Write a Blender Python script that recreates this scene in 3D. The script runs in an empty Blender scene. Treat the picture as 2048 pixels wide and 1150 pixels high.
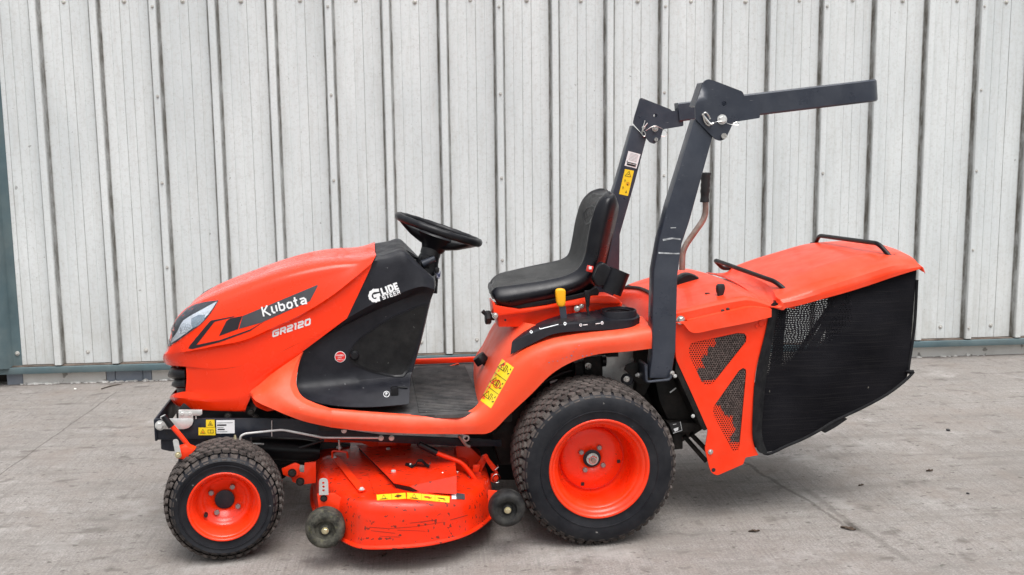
import bpy, bmesh, math, random
from mathutils import Vector, Matrix
from mathutils.bvhtree import BVHTree
from mathutils.geometry import delaunay_2d_cdt, tessellate_polygon
random.seed(7)
SC = bpy.context.scene
COL = SC.collection
R = math.radians

# ------------------------------------------------------------------ camera
FPX, PITCH, ROLL, YAW, CAMH = 2080.756, .1393241, -.0116049, .0868121, 1.37
_f = Vector((math.sin(YAW)*math.cos(PITCH), math.cos(YAW)*math.cos(PITCH), -math.sin(PITCH)))
_r = Vector((math.cos(YAW), -math.sin(YAW), 0)); _u = _r.cross(_f)
CR = _r*math.cos(ROLL)+_u*math.sin(ROLL); CU = -_r*math.sin(ROLL)+_u*math.cos(ROLL); CF = _f
CAM = Vector((0, 0, CAMH))
cd = bpy.data.cameras.new('camera'); cam = bpy.data.objects.new('camera', cd); COL.objects.link(cam)
cd.sensor_width = 36; cd.lens = FPX/2048*36; cd.clip_start = .05; cd.clip_end = 3000
cam.matrix_world = Matrix(((CR.x, CU.x, -CF.x, CAM.x), (CR.y, CU.y, -CF.y, CAM.y), (CR.z, CU.z, -CF.z, CAM.z), (0, 0, 0, 1)))
SC.camera = cam

# ------------------------------------------------------------------ light: overcast daylight
SUN_EL, SUN_AZ = 66, 166          # degrees; azimuth clockwise from +Y (behind the camera, to the right)
w = bpy.data.worlds.new("World"); SC.world = w; w.use_nodes = True
nt = w.node_tree; bg = nt.nodes['Background']
sky = nt.nodes.new('ShaderNodeTexSky'); sky.sky_type = 'NISHITA'; sky.sun_disc = False
sky.sun_elevation = R(SUN_EL); sky.sun_rotation = R(SUN_AZ); sky.air_density = 1.6; sky.dust_density = 4; sky.ozone_density = 1
hs = nt.nodes.new('ShaderNodeHueSaturation'); hs.inputs['Saturation'].default_value = .26
# an overcast dome is about twice as bright overhead as at the horizon
tcw = nt.nodes.new('ShaderNodeTexCoord'); sxw = nt.nodes.new('ShaderNodeSeparateXYZ'); mrw = nt.nodes.new('ShaderNodeMapRange'); mxw = nt.nodes.new('ShaderNodeVectorMath'); mxw.operation = 'SCALE'
mrw.inputs['To Min'].default_value = .52; mrw.inputs['To Max'].default_value = 1.45
nt.links.new(tcw.outputs['Generated'], sxw.inputs[0]); nt.links.new(sxw.outputs[2], mrw.inputs['Value'])
nt.links.new(sky.outputs[0], hs.inputs['Color']); nt.links.new(hs.outputs[0], mxw.inputs[0]); nt.links.new(mrw.outputs[0], mxw.inputs['Scale']); nt.links.new(mxw.outputs[0], bg.inputs['Color'])
bg.inputs['Strength'].default_value = .13
sl = bpy.data.lights.new('sun', 'SUN'); sun = bpy.data.objects.new('sun', sl); COL.objects.link(sun)
sl.energy = 1.35; sl.angle = R(48); sl.color = (1, .995, .985)
sd = Vector((math.sin(R(SUN_AZ))*math.cos(R(SUN_EL)), math.cos(R(SUN_AZ))*math.cos(R(SUN_EL)), math.sin(R(SUN_EL))))
sun.rotation_euler = sd.to_track_quat('Z', 'Y').to_euler()
SC.view_settings.view_transform = 'Standard'; SC.view_settings.look = 'None'; SC.view_settings.gamma = 1
SC.view_settings.use_curve_mapping = False
SC.view_settings.exposure = 0.5
SC.render.engine = 'CYCLES'; SC.cycles.max_bounces = 8; SC.cycles.transparent_max_bounces = 12
SC.render.film_transparent = False

# ------------------------------------------------------------------ measuring
# The mower has its own axes: X along it (towards its rear), Y across it (0 = outer face of the near rear tyre,
# .5 = its centre plane), Z up. T() reads a sight line of the survey photo at a given Y; TZ() at a given height.
TA = R(2.9)
ORG = Vector((.5754, 3.3603, 0))
M_ROOT = Matrix.Translation(ORG) @ Matrix.Rotation(TA, 4, 'Z')
M_INV = M_ROOT.inverted()
CL = M_INV @ CAM
RL = M_INV.to_3x3()
def ray(x, y): return RL @ (CF*FPX + CR*(x-1024) - CU*(y-575))
def T(x, y, Y):
    d = ray(x, y); return CL + d*((Y-CL.y)/d.y)
def TZ(x, y, Z):
    d = ray(x, y); return CL + d*((Z-CL.z)/d.z)
def wray(x, y): return CF*FPX + CR*(x-1024) - CU*(y-575)
def W(x, y, Y):
    d = wray(x, y); return CAM + d*(Y/d.y)
def G(x, y):
    d = wray(x, y); return CAM + d*(-CAMH/d.z)
def pts(l, Y): return [T(x, y, Y) for x, y in l]
def xz(l, Y): return [(p.x, p.z) for p in pts(l, Y)]

# ------------------------------------------------------------------ mesh helpers
def finish(name, bm, m, parent=None, smooth=35, kind=None, label=None, recalc=True):
    if recalc: bmesh.ops.recalc_face_normals(bm, faces=bm.faces)
    if smooth is not None:
        lim = R(smooth)
        for f in bm.faces: f.smooth = True
        for e in bm.edges:
            e.smooth = not (len(e.link_faces) != 2 or e.calc_face_angle(0) > lim)
    me = bpy.data.meshes.new(name); bm.to_mesh(me); bm.free()
    for k in (m if isinstance(m, (list, tuple)) else [m]): me.materials.append(k)
    return link(name, me, parent, kind, label)
def link(name, me, parent=None, kind=None, label=None):
    o = bpy.data.objects.new(name, me); COL.objects.link(o)
    if parent is not None: o.parent = parent
    if kind: o['kind'] = kind
    if label: o['label'] = label
    return o
def empty(name, loc=(0, 0, 0), parent=None):
    o = bpy.data.objects.new(name, None); COL.objects.link(o); o.location = loc; o.empty_display_size = .1
    if parent is not None: o.parent = parent
    return o
def tag(o, label, cat, group=None, kind=None):
    o['label'] = label; o['category'] = cat
    if group: o['group'] = group
    if kind: o['kind'] = kind
    return o
def dup(o, parent=None, mat4=None):
    c = o.copy(); COL.objects.link(c); c.parent = parent
    if mat4 is not None: c.matrix_local = mat4
    for ch in list(o.children): dup(ch, c)
    return c
def bev(bm, w, seg=2, ang=30):
    if w <= 0: return bm
    bmesh.ops.recalc_face_normals(bm, faces=bm.faces)
    es = [e for e in bm.edges if len(e.link_faces) == 2 and e.calc_face_angle(0) > R(ang)]
    bmesh.ops.bevel(bm, geom=es, offset=w, segments=seg, profile=.5, affect='EDGES', clamp_overlap=True)
    return bm
def prism(bm, poly, y0, y1, M=None):
    """closed solid: polygon in (x,z), from y0 to y1 (numbers or per-vertex lists)"""
    n = len(poly)
    a = [bm.verts.new((p[0], y0, p[1])) for p in poly]; b = [bm.verts.new((p[0], y1, p[1])) for p in poly]
    bm.faces.new(a); bm.faces.new(b[::-1])
    for i in range(n): bm.faces.new((a[i], b[i], b[(i+1) % n], a[(i+1) % n]))
    if M is not None: bmesh.ops.transform(bm, matrix=M, verts=a+b)
    return bm
def prism_px(px, Yn, Yf, w=.002, seg=2, rnd=None):
    bm = bmesh.new(); poly = xz(px, Yn)
    if rnd: poly = round_poly(poly, rnd)
    prism(bm, poly, Yn, Yf)
    return bev(bm, w, seg)
def round_poly(poly, r, n=4):
    out = []; N = len(poly)
    for i in range(N):
        p = Vector(poly[i]); a = Vector(poly[i-1]); b = Vector(poly[(i+1) % N])
        ri = r[i] if isinstance(r, (list, tuple)) else r
        la = (a-p).length; lb = (b-p).length; q = min(ri, la*.45, lb*.45)
        if q < 1e-5: out.append(tuple(p)); continue
        s = p+(a-p).normalized()*q; e = p+(b-p).normalized()*q
        for k in range(n+1):
            t = k/n; out.append(tuple(s*(1-t)**2+p*2*t*(1-t)+e*t*t))
    return out
def box(bm, c, s, w=0, seg=2, rot=None):
    g = bmesh.ops.create_cube(bm, size=1); v = g['verts']
    M = Matrix.Translation(Vector(c)) @ (rot.to_4x4() if rot is not None else Matrix.Identity(4)) @ Matrix.Diagonal((*s, 1))
    bmesh.ops.transform(bm, matrix=M, verts=v)
    if w > 0:
        es = set(e for q in v for e in q.link_edges)
        bmesh.ops.bevel(bm, geom=list(es), offset=w, segments=seg, profile=.5, affect='EDGES', clamp_overlap=True)
    return bm
def frame_at(d):
    d = d.normalized(); u = Vector((0, 0, 1)) if abs(d.z) < .9 else Vector((1, 0, 0))
    a = d.cross(u).normalized(); return a, d.cross(a).normalized()
def tube(bm, P, r, n=10, cap=True, spline=0, sq=None):
    P = [Vector(p) for p in P]
    if spline: P = catmull(P, spline)
    rr = r if isinstance(r, (list, tuple)) else [r]*len(P)
    if len(rr) != len(P): rr = [rr[min(len(rr)-1, int(i*len(rr)/len(P)))] for i in range(len(P))]
    rings = []; a = None
    for i, p in enumerate(P):
        d = (P[min(i+1, len(P)-1)]-P[max(i-1, 0)]).normalized()
        if a is None: a, b = frame_at(d)
        else:
            a = (a-d*a.dot(d)).normalized(); b = d.cross(a)
        k = 1
        if 0 < i < len(P)-1:
            c = (P[i+1]-p).normalized().dot((p-P[i-1]).normalized()); k = 1/max(.6, math.sqrt((1+c)/2))
        rings.append([bm.verts.new(p+(a*math.cos(t)+b*math.sin(t))*rr[i]*(k if k < 1.3 else 1.3)) for t in [2*math.pi*j/n for j in range(n)]])
    for i in range(len(P)-1):
        for j in range(n): bm.faces.new((rings[i][j], rings[i][(j+1) % n], rings[i+1][(j+1) % n], rings[i+1][j]))
    if cap: bm.faces.new(rings[0][::-1]); bm.faces.new(rings[-1])
    return bm
def bend(P, r=.015, n=4):
    """fillet the corners of a polyline"""
    P = [Vector(p) for p in P]; out = [P[0]]
    for i in range(1, len(P)-1):
        p, a, b = P[i], P[i-1], P[i+1]; q = min(r, (a-p).length*.45, (b-p).length*.45)
        s = p+(a-p).normalized()*q; e = p+(b-p).normalized()*q
        for k in range(n+1):
            t = k/n; out.append(s*(1-t)**2+p*2*t*(1-t)+e*t*t)
    return out+[P[-1]]
def cr(p0, p1, p2, p3, t):
    return ((2*p1)+(p2-p0)*t+(2*p0-5*p1+4*p2-p3)*t*t+(3*p1-p0-3*p2+p3)*t**3)*.5
def catmull(P, k):
    out = []
    for i in range(len(P)-1):
        a = P[i-1] if i else P[0]*2-P[1]; d = P[i+2] if i+2 < len(P) else P[-1]*2-P[-2]
        for j in range(k): out.append(cr(a, P[i], P[i+1], d, j/k))
    return out+[P[-1]]
def lathe(bm, prof, c, n=48, axis='Y', a0=0, a1=2*math.pi, M=None):
    """prof: (radius, along axis) ; axis Y"""
    full = abs(a1-a0-2*math.pi) < 1e-6; rings = []; nv = n if full else n+1
    for r_, y in prof:
        if r_ < 1e-6:
            rings.append([bm.verts.new((c[0], c[1]+y, c[2]))]); continue
        rings.append([bm.verts.new((c[0]+r_*math.cos(a0+(a1-a0)*j/n), c[1]+y, c[2]+r_*math.sin(a0+(a1-a0)*j/n))) for j in range(nv)])
    for k in range(len(rings)-1):
        A, B = rings[k], rings[k+1]
        for j in range(n):
            j2 = (j+1) % nv
            if len(A) == 1 and len(B) == 1: continue
            if len(A) == 1: bm.faces.new((A[0], B[j2], B[j]))
            elif len(B) == 1: bm.faces.new((A[j], A[j2], B[0]))
            else: bm.faces.new((A[j], A[j2], B[j2], B[j]))
    if M is not None: bmesh.ops.transform(bm, matrix=M, verts=[v for r_ in rings for v in r_])
    return bm
def grid(bm, rows, closed_u=False):
    V = [[bm.verts.new(p) for p in r_] for r_ in rows]
    for i in range(len(V)-1):
        n = len(V[i])
        for j in range(n if closed_u else n-1):
            q = (V[i][j], V[i][(j+1) % n], V[i+1][(j+1) % n], V[i+1][j])
            try: bm.faces.new(q)
            except ValueError: pass
    return V
def rows_px(rows): return [[T(*p) for p in r_] for r_ in rows]
def resample(rows, ku=4, kv=3, sharp=()):
    """spline rows along u by ku; across v by kv, breaking the tangent at the rows in 'sharp'"""
    A = [catmull(r_, ku) for r_ in rows]
    if kv <= 1: return A
    out = []; N = len(A)
    for i in range(N-1):
        for j in range(kv):
            t = j/kv; row = []
            for c in range(len(A[0])):
                p1, p2 = A[i][c], A[i+1][c]
                p0 = A[i-1][c] if i > 0 and i not in sharp else p1*2-p2
                p3 = A[i+2][c] if i+2 < N and i+1 not in sharp else p2*2-p1
                row.append(cr(p0, p1, p2, p3, t))
            out.append(row)
    out.append(A[-1]); return out
def mirror(bm, Y=.5, merge=True):
    g = bmesh.ops.duplicate(bm, geom=bm.faces[:]+bm.edges[:]+bm.verts[:])
    vs = [e for e in g['geom'] if isinstance(e, bmesh.types.BMVert)]
    for v in vs: v.co.y = 2*Y-v.co.y
    bmesh.ops.reverse_faces(bm, faces=[e for e in g['geom'] if isinstance(e, bmesh.types.BMFace)])
    if merge: bmesh.ops.remove_doubles(bm, verts=bm.verts, dist=.0006)
    return bm
def solid(o, t, off=1):
    m = o.modifiers.new('thickness', 'SOLIDIFY'); m.thickness = t; m.offset = off; m.use_even_offset = False; return o
def bvh_of(*obs):
    V = []; F = []
    for o in obs:
        n = len(V); V += [v.co.copy() for v in o.data.vertices]; F += [[n+i for i in p.vertices] for p in o.data.polygons]
    return BVHTree.FromPolygons(V, F)
def caster(bvh, off=.0012):
    def f(x, y):
        d = ray(x, y).normalized(); h = bvh.ray_cast(CL, d)
        if h[0] is None: return None
        n = h[1] if h[1].dot(d) < 0 else -h[1]
        return h[0]+n*off
    return f
def planecast(Y): return lambda x, y: T(x, y, Y)
def inside(p, loops):
    c = False
    for L in loops:
        n = len(L); j = n-1
        for i in range(n):
            if (L[i][1] > p[1]) != (L[j][1] > p[1]) and p[0] < (L[j][0]-L[i][0])*(p[1]-L[i][1])/(L[j][1]-L[i][1])+L[i][0]: c = not c
            j = i
    return c
def fill2d(loops, step, union=False):
    """triangulate an area bounded by loops (even-odd), with inner points every step"""
    V = []; E = []
    if union: ins = lambda p: any(inside(p, [L_]) for L_ in loops)
    else: ins = lambda p: inside(p, loops)
    for L in loops:
        Q = []
        for i in range(len(L)):
            a = Vector(L[i]); b = Vector(L[(i+1) % len(L)]); k = max(1, int((b-a).length/step))
            Q += [a+(b-a)*j/k for j in range(k)]
        n = len(V); V += Q; E += [(n+i, n+(i+1) % len(Q)) for i in range(len(Q))]
    xs = [p[0] for p in V]; ys = [p[1] for p in V]; x = min(xs)+step*.5; row = 0
    while x < max(xs):
        y = min(ys)+step*(.5 if row % 2 else .25)
        while y < max(ys):
            if ins((x, y)): V.append(Vector((x, y)))
            y += step
        x += step; row += 1
    v, e, f, *_ = delaunay_2d_cdt(V, E, [], 0, 1e-5)
    F = [t for t in f if ins(((v[t[0]][0]+v[t[1]][0]+v[t[2]][0])/3, (v[t[0]][1]+v[t[1]][1]+v[t[2]][1])/3))]
    return v, F
def stick(name, loops, cast, m, parent, step=7, lift=0, kind=None, label=None, thick=.0007, union=False):
    """a decal or thin skin lying on a surface"""
    v, F = fill2d(loops, step, union); bm = bmesh.new(); B = {}
    for t in F:
        q = []
        for i in t:
            if i not in B:
                p = cast(v[i][0], v[i][1]); B[i] = bm.verts.new(p) if p is not None else None
            q.append(B[i])
        if None in q: continue
        try: bm.faces.new(q)
        except ValueError: pass
    for vv in [x for x in bm.verts if not x.link_faces]: bm.verts.remove(vv)
    for f in bm.faces:
        f.normal_update()
        if f.normal.dot(f.calc_center_median()-CL) > 0: f.normal_flip()
    o = finish(name, bm, m, parent, smooth=50, kind=kind, label=label, recalc=False)
    if thick: solid(o, thick, -1)
    return o
def text_loops(s, org, size, ang=0, shear=0, xs=1, bold=0, track=1):
    """text as triangles in photo coordinates: baseline start org, cap size in px, angle in degrees (up positive)"""
    cu = bpy.data.curves.new('t', 'FONT'); cu.body = s; cu.size = 1; cu.offset = bold; cu.space_character = track; cu.resolution_u = 3
    o = bpy.data.objects.new('t', cu); COL.objects.link(o); dg = bpy.context.evaluated_depsgraph_get(); dg.update()
    me = bpy.data.meshes.new_from_object(o.evaluated_get(dg)); bpy.data.objects.remove(o); bpy.data.curves.remove(cu)
    k = size/.7; ca, sa = math.cos(R(ang)), math.sin(R(ang)); V = []
    for v in me.vertices:
        x = (v.co.x+v.co.y*shear)*k*xs; y = v.co.y*k
        V.append((org[0]+x*ca-y*sa, org[1]-(x*sa+y*ca)))
    F = []
    for p in me.polygons:
        i = list(p.vertices)
        for a in range(1, len(i)-1): F.append((i[0], i[a], i[a+1]))
    bpy.data.meshes.remove(me); return V, F
def text(name, s, cast, m, parent, org, size, ang=0, shear=0, xs=1, bold=0, track=1, thick=.0006, bm=None):
    V, F = text_loops(s, org, size, ang, shear, xs, bold, track)
    own = bm is None
    if own: bm = bmesh.new()
    B = []
    for v in V:
        p = cast(*v); B.append(bm.verts.new(p) if p is not None else None)
    for t in F:
        q = [B[i] for i in t]
        if None in q: continue
        try: f = bm.faces.new(q)
        except ValueError: continue
        f.normal_update()
        if f.normal.dot(f.calc_center_median()-CL) > 0: f.normal_flip()
    if not own: return None
    o = finish(name, bm, m, parent, smooth=None, recalc=False)
    if thick: solid(o, thick, -1)
    return o
def ring_loop(cx, cy, r, n=20): return [(cx+r*math.cos(2*math.pi*i/n), cy+r*math.sin(2*math.pi*i/n)) for i in range(n)]
GL = {  # letter strokes on a unit cell
 'G': [[(1,1),(.15,1),(0,.85),(0,.15),(.15,0),(.85,0),(1,.15),(1,.5),(.5,.5)]], 'R': [[(0,0),(0,1),(.85,1),(1,.85),(1,.6),(.85,.46),(.1,.46)], [(.5,.46),(1,0)]],
 '2': [[(0,1),(.85,1),(1,.87),(1,.62),(.85,.5),(.15,.5),(0,.38),(0,0),(1,0)]], '1': [[(-.1,1),(.6,1),(.6,0)]], '0': [[(.15,1),(.85,1),(1,.85),(1,.15),(.85,0),(.15,0),(0,.15),(0,.85),(.15,1)]],
 'K': [[(0,0),(0,1)], [(.75,1),(.2,.52),(.95,-.12)]], 'u': [[(0,.72),(0,.22),(.2,.02),(.45,.0)], [(1,.72),(1,.12)]], 'b': [[(0,1),(0,.5)], [(.0,.34),(.05,.1),(.3,0),(.75,0),(1,.18),(1,.5),(.75,.66),(.35,.66)]],
 'o': [[(.5,.66),(.2,.62),(0,.42),(0,.2),(.22,0),(.75,0),(1,.2),(1,.45),(.85,.62)]], 't': [[(.2,1),(.2,.3),(.35,.02),(.7,.0)], [(-.25,.66),(.75,.66)]], 'a': [[(0,.66),(.7,.66),(1,.46),(1,-.05)], [(.7,.02),(.2,.02),(.0,.18),(.2,.34),(.62,.34)]],
 'L': [[(0,1),(0,0),(1,0)]], 'I': [[(0,0),(0,1)]], 'D': [[(0,0),(0,1),(.7,1),(1,.75),(1,.25),(.7,0),(0,0)]], 'E': [[(1,1),(0,1),(0,0),(1,0)], [(0,.5),(.85,.5)]], 'S': [[(1,1),(0,1),(0,.5),(1,.5),(1,0),(0,0)]], 'T': [[(0,1),(1,1)], [(.5,1),(.5,0)]],
 'Q': [[(1.0,.95),(.55,1.02),(.2,.9),(0,.62),(0,.36),(.2,.1),(.5,0),(.78,.1)], [(.52,.48),(1.0,.48)], [(.86,.42),(.80,.0)]]}
def strokes(word, org, h, adv, ang, t, shear=0, ends=.42):
    """rectangles (photo px) that together draw the word; adv = [(letter width, advance)]"""
    ca, sa = math.cos(R(ang)), math.sin(R(ang)); out = []; x0 = 0
    for ch, (wd, ad) in zip(word, adv):
        for pl in GL[ch]:
            Q = []
            for u, v in pl:
                x, y = x0+t/2+u*(wd-t)+v*h*shear, t/2+v*(h-t); Q.append((org[0]+x*ca-y*sa, org[1]-(x*sa+y*ca)))
            for a, b in zip(Q[:-1], Q[1:]):
                a = Vector(a); b = Vector(b); d = (b-a).normalized()*t*ends; out.append(line_loop(a-d, b+d, t))
        x0 += ad
    return out
def line_loop(a, b, w):
    a = Vector(a); b = Vector(b); d = (b-a).normalized(); n = Vector((-d.y, d.x))*w/2
    return [tuple(a+n), tuple(b+n), tuple(b-n), tuple(a-n)]
def flip_copy(o, parent, Y=.5):
    c = o.copy(); c.data = o.data.copy(); COL.objects.link(c); c.parent = parent
    for v in c.data.vertices: v.co.y = 2*Y-v.co.y
    c.data.flip_normals(); return c
HEX = {}
def bolt(parent, p, r=.009, m=None, axis=(0, -1, 0), h=None, washer=True, name='bolt'):
    key = (round(r, 4), washer, m.name)
    if key not in HEX:
        bm = bmesh.new(); 
        if washer: lathe(bm, [(0, 0), (r*1.35, 0), (r*1.35, -r*.22), (0, -r*.22)], (0, 0, 0), 20)
        z0 = -r*.2 if washer else 0
        lathe(bm, [(r, z0), (r, -r*.8), (r*.82, -r*.98), (0, -r*.98)], (0, 0, 0), 6)
        t_ = finish('bolt', bm, m, None, 30); HEX[key] = t_.data; bpy.data.objects.remove(t_)
    o = link(name, HEX[key], parent); a = Vector(axis)
    q = Vector((0, -1, 0)).rotation_difference(a)
    o.matrix_local = Matrix.Translation(Vector(p)) @ (q @ Matrix.Rotation(random.random()*1.0, 3, 'Y').to_quaternion()).to_matrix().to_4x4()
    return o

# ------------------------------------------------------------------ materials
def new_mat(name):
    m = bpy.data.materials.new(name); m.use_nodes = True
    return m, m.node_tree, m.node_tree.nodes['Principled BSDF']
def N(nt, t, **k):
    n = nt.nodes.new(t)
    for a, b in k.items():
        if a in n.inputs: n.inputs[a].default_value = b
        else: setattr(n, a, b)
    return n
def noise(nt, scale, detail=4, rough=.6, vec=None, stretch=None, dist=0, coord='Object'):
    tc = nt.nodes.get('TC') or N(nt, 'ShaderNodeTexCoord', name='TC')
    n = N(nt, 'ShaderNodeTexNoise'); n.inputs['Scale'].default_value = scale; n.inputs['Detail'].default_value = detail
    n.inputs['Roughness'].default_value = rough; n.inputs['Distortion'].default_value = dist
    src = vec or tc.outputs[coord]
    if stretch:
        mp = N(nt, 'ShaderNodeMapping'); mp.inputs['Scale'].default_value = stretch[:3]
        if len(stretch) > 3: mp.inputs['Rotation'].default_value = (0, 0, stretch[3])
        nt.links.new(src, mp.inputs[0]); src = mp.outputs[0]
    nt.links.new(src, n.inputs['Vector']); return n.outputs['Fac']
def ramp(nt, fac, a, b, ca=0, cb=1):
    n = N(nt, 'ShaderNodeMapRange'); n.inputs['From Min'].default_value = a; n.inputs['From Max'].default_value = b
    n.inputs['To Min'].default_value = ca; n.inputs['To Max'].default_value = cb; nt.links.new(fac, n.inputs['Value']); return n.outputs[0]
def mixc(nt, fac, a, b, mode='MIX'):
    n = N(nt, 'ShaderNodeMix', data_type='RGBA', blend_type=mode)
    for s, v in ((n.inputs[0], fac), (n.inputs[6], a), (n.inputs[7], b)):
        if isinstance(v, (int, float)): s.default_value = v
        elif isinstance(v, tuple): s.default_value = (*v[:3], 1)
        else: nt.links.new(v, s)
    return n.outputs[2]
def math_(nt, op, a, b=0, c=None):
    n = N(nt, 'ShaderNodeMath', operation=op)
    for i, v in enumerate((a, b) if c is None else (a, b, c)):
        if isinstance(v, (int, float)): n.inputs[i].default_value = v
        else: nt.links.new(v, n.inputs[i])
    return n.outputs[0]
def pm(name, col, rough=.5, metal=0, coat=0, var=.12, vs=6, bump=0, bs=200, rv=.1, dust=None, specks=None, scr=None, bstretch=None, spec=None):
    m, nt, b = new_mat(name)
    n1 = noise(nt, vs, 5)
    c = mixc(nt, ramp(nt, n1, .35, .68), tuple(x*(1-var) for x in col), tuple(min(1, x*(1+var)) for x in col))
    ro = ramp(nt, noise(nt, vs*3, 4), .3, .7, max(.02, rough-rv), min(1, rough+rv))
    if specks:        # (colour, scale, threshold, amount, stretch)
        s = ramp(nt, noise(nt, specks[1], 3, .55, stretch=specks[4] if len(specks) > 4 else None), specks[2], specks[2]+.03, 0, specks[3])
        c = mixc(nt, s, c, specks[0])
    if scr:           # fine scratches (colour, amount, stretch)
        s = ramp(nt, noise(nt, 30, 4, .7, stretch=scr[2]), .66, .72, 0, scr[1]); c = mixc(nt, s, c, scr[0])
    if dust:          # (colour, amount, scale): settles by patch
        s = ramp(nt, noise(nt, dust[2], 6, .7), .4, .75, 0, dust[1]); c = mixc(nt, s, c, dust[0])
        ro = math_(nt, 'ADD', ro, math_(nt, 'MULTIPLY', s, .4))
    nt.links.new(c, b.inputs['Base Color']); nt.links.new(ro, b.inputs['Roughness'])
    b.inputs['Metallic'].default_value = metal; b.inputs['Coat Weight'].default_value = coat; b.inputs['Coat Roughness'].default_value = .05
    if spec is not None: b.inputs['Specular IOR Level'].default_value = spec
    if bump:
        bp = N(nt, 'ShaderNodeBump'); bp.inputs['Strength'].default_value = bump; bp.inputs['Distance'].default_value = .002
        nt.links.new(noise(nt, bs, 3, .6, stretch=bstretch), bp.inputs['Height']); nt.links.new(bp.outputs[0], b.inputs['Normal'])
    return m
ORG_C = (.86, .062, .013)
M = {}
M['hood'] = pm('orange hood paint', (.96, .036, .0025), .26, coat=.3, spec=.35, var=.03, vs=3, bump=.04, bs=6)
M['plastic'] = pm('orange body plastic', (.92, .078, .024), .42, spec=.4, var=.05, vs=4, dust=((.8, .4, .3), .16, 7), scr=((.95, .45, .32), .25, (1, 1, 7)), bump=.08, bs=60)
M['orange'] = pm('orange steel paint', (.92, .036, .003), .36, coat=.15, spec=.35, var=.06, vs=5, dust=((.6, .22, .12), .1, 12), scr=((.25, .05, .03), .4, (2, 1, 9)))
M['deckpaint'] = pm('worn orange deck paint', (.86, .026, .002), .33, coat=.2, spec=.3, var=.08, vs=7, specks=((.03, .018, .015), 42, .618, .85, (1, 2.4, 1.3)), dust=((.22, .05, .025), .35, 9), scr=((.12, .02, .015), .7, (1.2, 1, 10)), bump=.12, bs=40)
M['rim'] = pm('orange rim paint', (.92, .034, .0025), .3, coat=.3, spec=.35, var=.06, vs=6, specks=((.25, .05, .02), 60, .68, .6), dust=((.5, .12, .06), .2, 11))
M['faded'] = pm('sun faded orange lid', (.93, .05, .008), .4, coat=.15, spec=.35, var=.06, vs=4, dust=((.7, .25, .18), .22, 5), bump=.06, bs=30)
M['black'] = pm('black console plastic', (.009, .0095, .014), .42, var=.15, vs=8, dust=((.12, .12, .13), .1, 8), spec=.28, specks=((.4, .4, .4), 60, .73, .5), bump=.25, bs=500)
M['blacksmooth'] = pm('smooth black plastic', (.005, .005, .007), .36, var=.1, vs=8, dust=((.1, .1, .1), .08, 12), spec=.3)
M['rubber'] = pm('black tyre rubber', (.007, .008, .012), .5, var=.2, vs=9, dust=((.1, .095, .09), .16, 9), spec=.28, specks=((.4, .38, .36), 38, .72, .5), bump=.2, bs=80)
M['tread'] = pm('dusty brown tread rubber', (.052, .045, .042), .85, var=.35, vs=30, dust=((.24, .2, .18), .5, 26), spec=.2, bump=.5, bs=220)
M['scalp'] = pm('worn roller rubber', (.012, .012, .013), .6, var=.3, vs=20, spec=.25, dust=((.12, .115, .1), .4, 26), bump=.4, bs=120)
M['grassy'] = pm('roller rubber with dried grass', (.03, .03, .026), .8, var=.4, vs=26, spec=.2, dust=((.2, .19, .15), .6, 34), specks=((.08, .08, .03), 55, .62, .5), bump=.6, bs=120)
M['steel'] = pm('slate steel paint', (.024, .030, .045), .34, coat=.12, var=.1, vs=5, dust=((.16, .17, .19), .15, 9), scr=((.5, .5, .5), .22, (1, 1, 6)))
M['frame'] = pm('dark blue grey frame paint', (.012, .015, .024), .42, spec=.3, var=.15, vs=6, dust=((.14, .13, .12), .25, 9))
M['zinc'] = pm('zinc plated steel', (.66, .67, .66), .4, metal=.45, var=.15, vs=22, dust=((.4, .38, .34), .35, 20))
M['boltgrey'] = pm('dull grey bolt steel', (.3, .31, .31), .4, metal=.5, var=.2, vs=60, dust=((.3, .1, .05), .3, 60))
M['bright'] = pm('bright bolt steel', (.7, .7, .68), .28, metal=1, var=.15, vs=60)
M['yzinc'] = pm('yellow passivated steel', (.62, .56, .36), .35, metal=.8, var=.15, vs=40)
M['rust'] = pm('bare rusty rod', (.36, .3, .27), .42, metal=.6, var=.3, vs=20, dust=((.28, .13, .07), .6, 18))
M['grime'] = pm('grimy black mechanism', (.007, .007, .007), .55, spec=.3, var=.4, vs=14, dust=((.07, .055, .045), .4, 14))
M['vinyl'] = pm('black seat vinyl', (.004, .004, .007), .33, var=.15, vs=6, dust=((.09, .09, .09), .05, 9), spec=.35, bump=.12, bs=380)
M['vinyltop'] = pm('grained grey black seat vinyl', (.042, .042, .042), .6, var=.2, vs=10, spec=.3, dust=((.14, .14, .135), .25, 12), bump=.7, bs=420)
M['yellow'] = pm('yellow lever plastic', (.9, .42, .005), .4, var=.06)
M['decalY'] = pm('yellow sticker', (.85, .6, .02), .42, var=.05)
M['decalW'] = pm('white sticker', (.8, .81, .82), .4, var=.03, dust=((.4, .38, .36), .2, 20))
M['decalR'] = pm('red sticker print', (.7, .02, .02), .4, var=.03)
M['ink'] = pm('black print', (.012, .012, .014), .5, var=.05)
M['charcoal'] = pm('charcoal decal film', (.05, .052, .06), .38, var=.1, vs=8, dust=((.12, .12, .13), .2, 10))
M['ink2'] = pm('deep black decal film', (.015, .013, .018), .35, var=.1)
M['mat'] = pm('scuffed rubber foot mat', (.03, .03, .032), .7, var=.3, vs=12, dust=((.2, .19, .18), .55, 11), scr=((.5, .49, .47), .6, (1.2, 9, 1)), bump=.3, bs=160)
M['redtag'] = pm('red buckle plastic', (.6, .03, .02), .4)
M['lamp'] = pm('silver reflector', (.82, .85, .88), .2, metal=.35, var=.12, vs=30)
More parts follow.
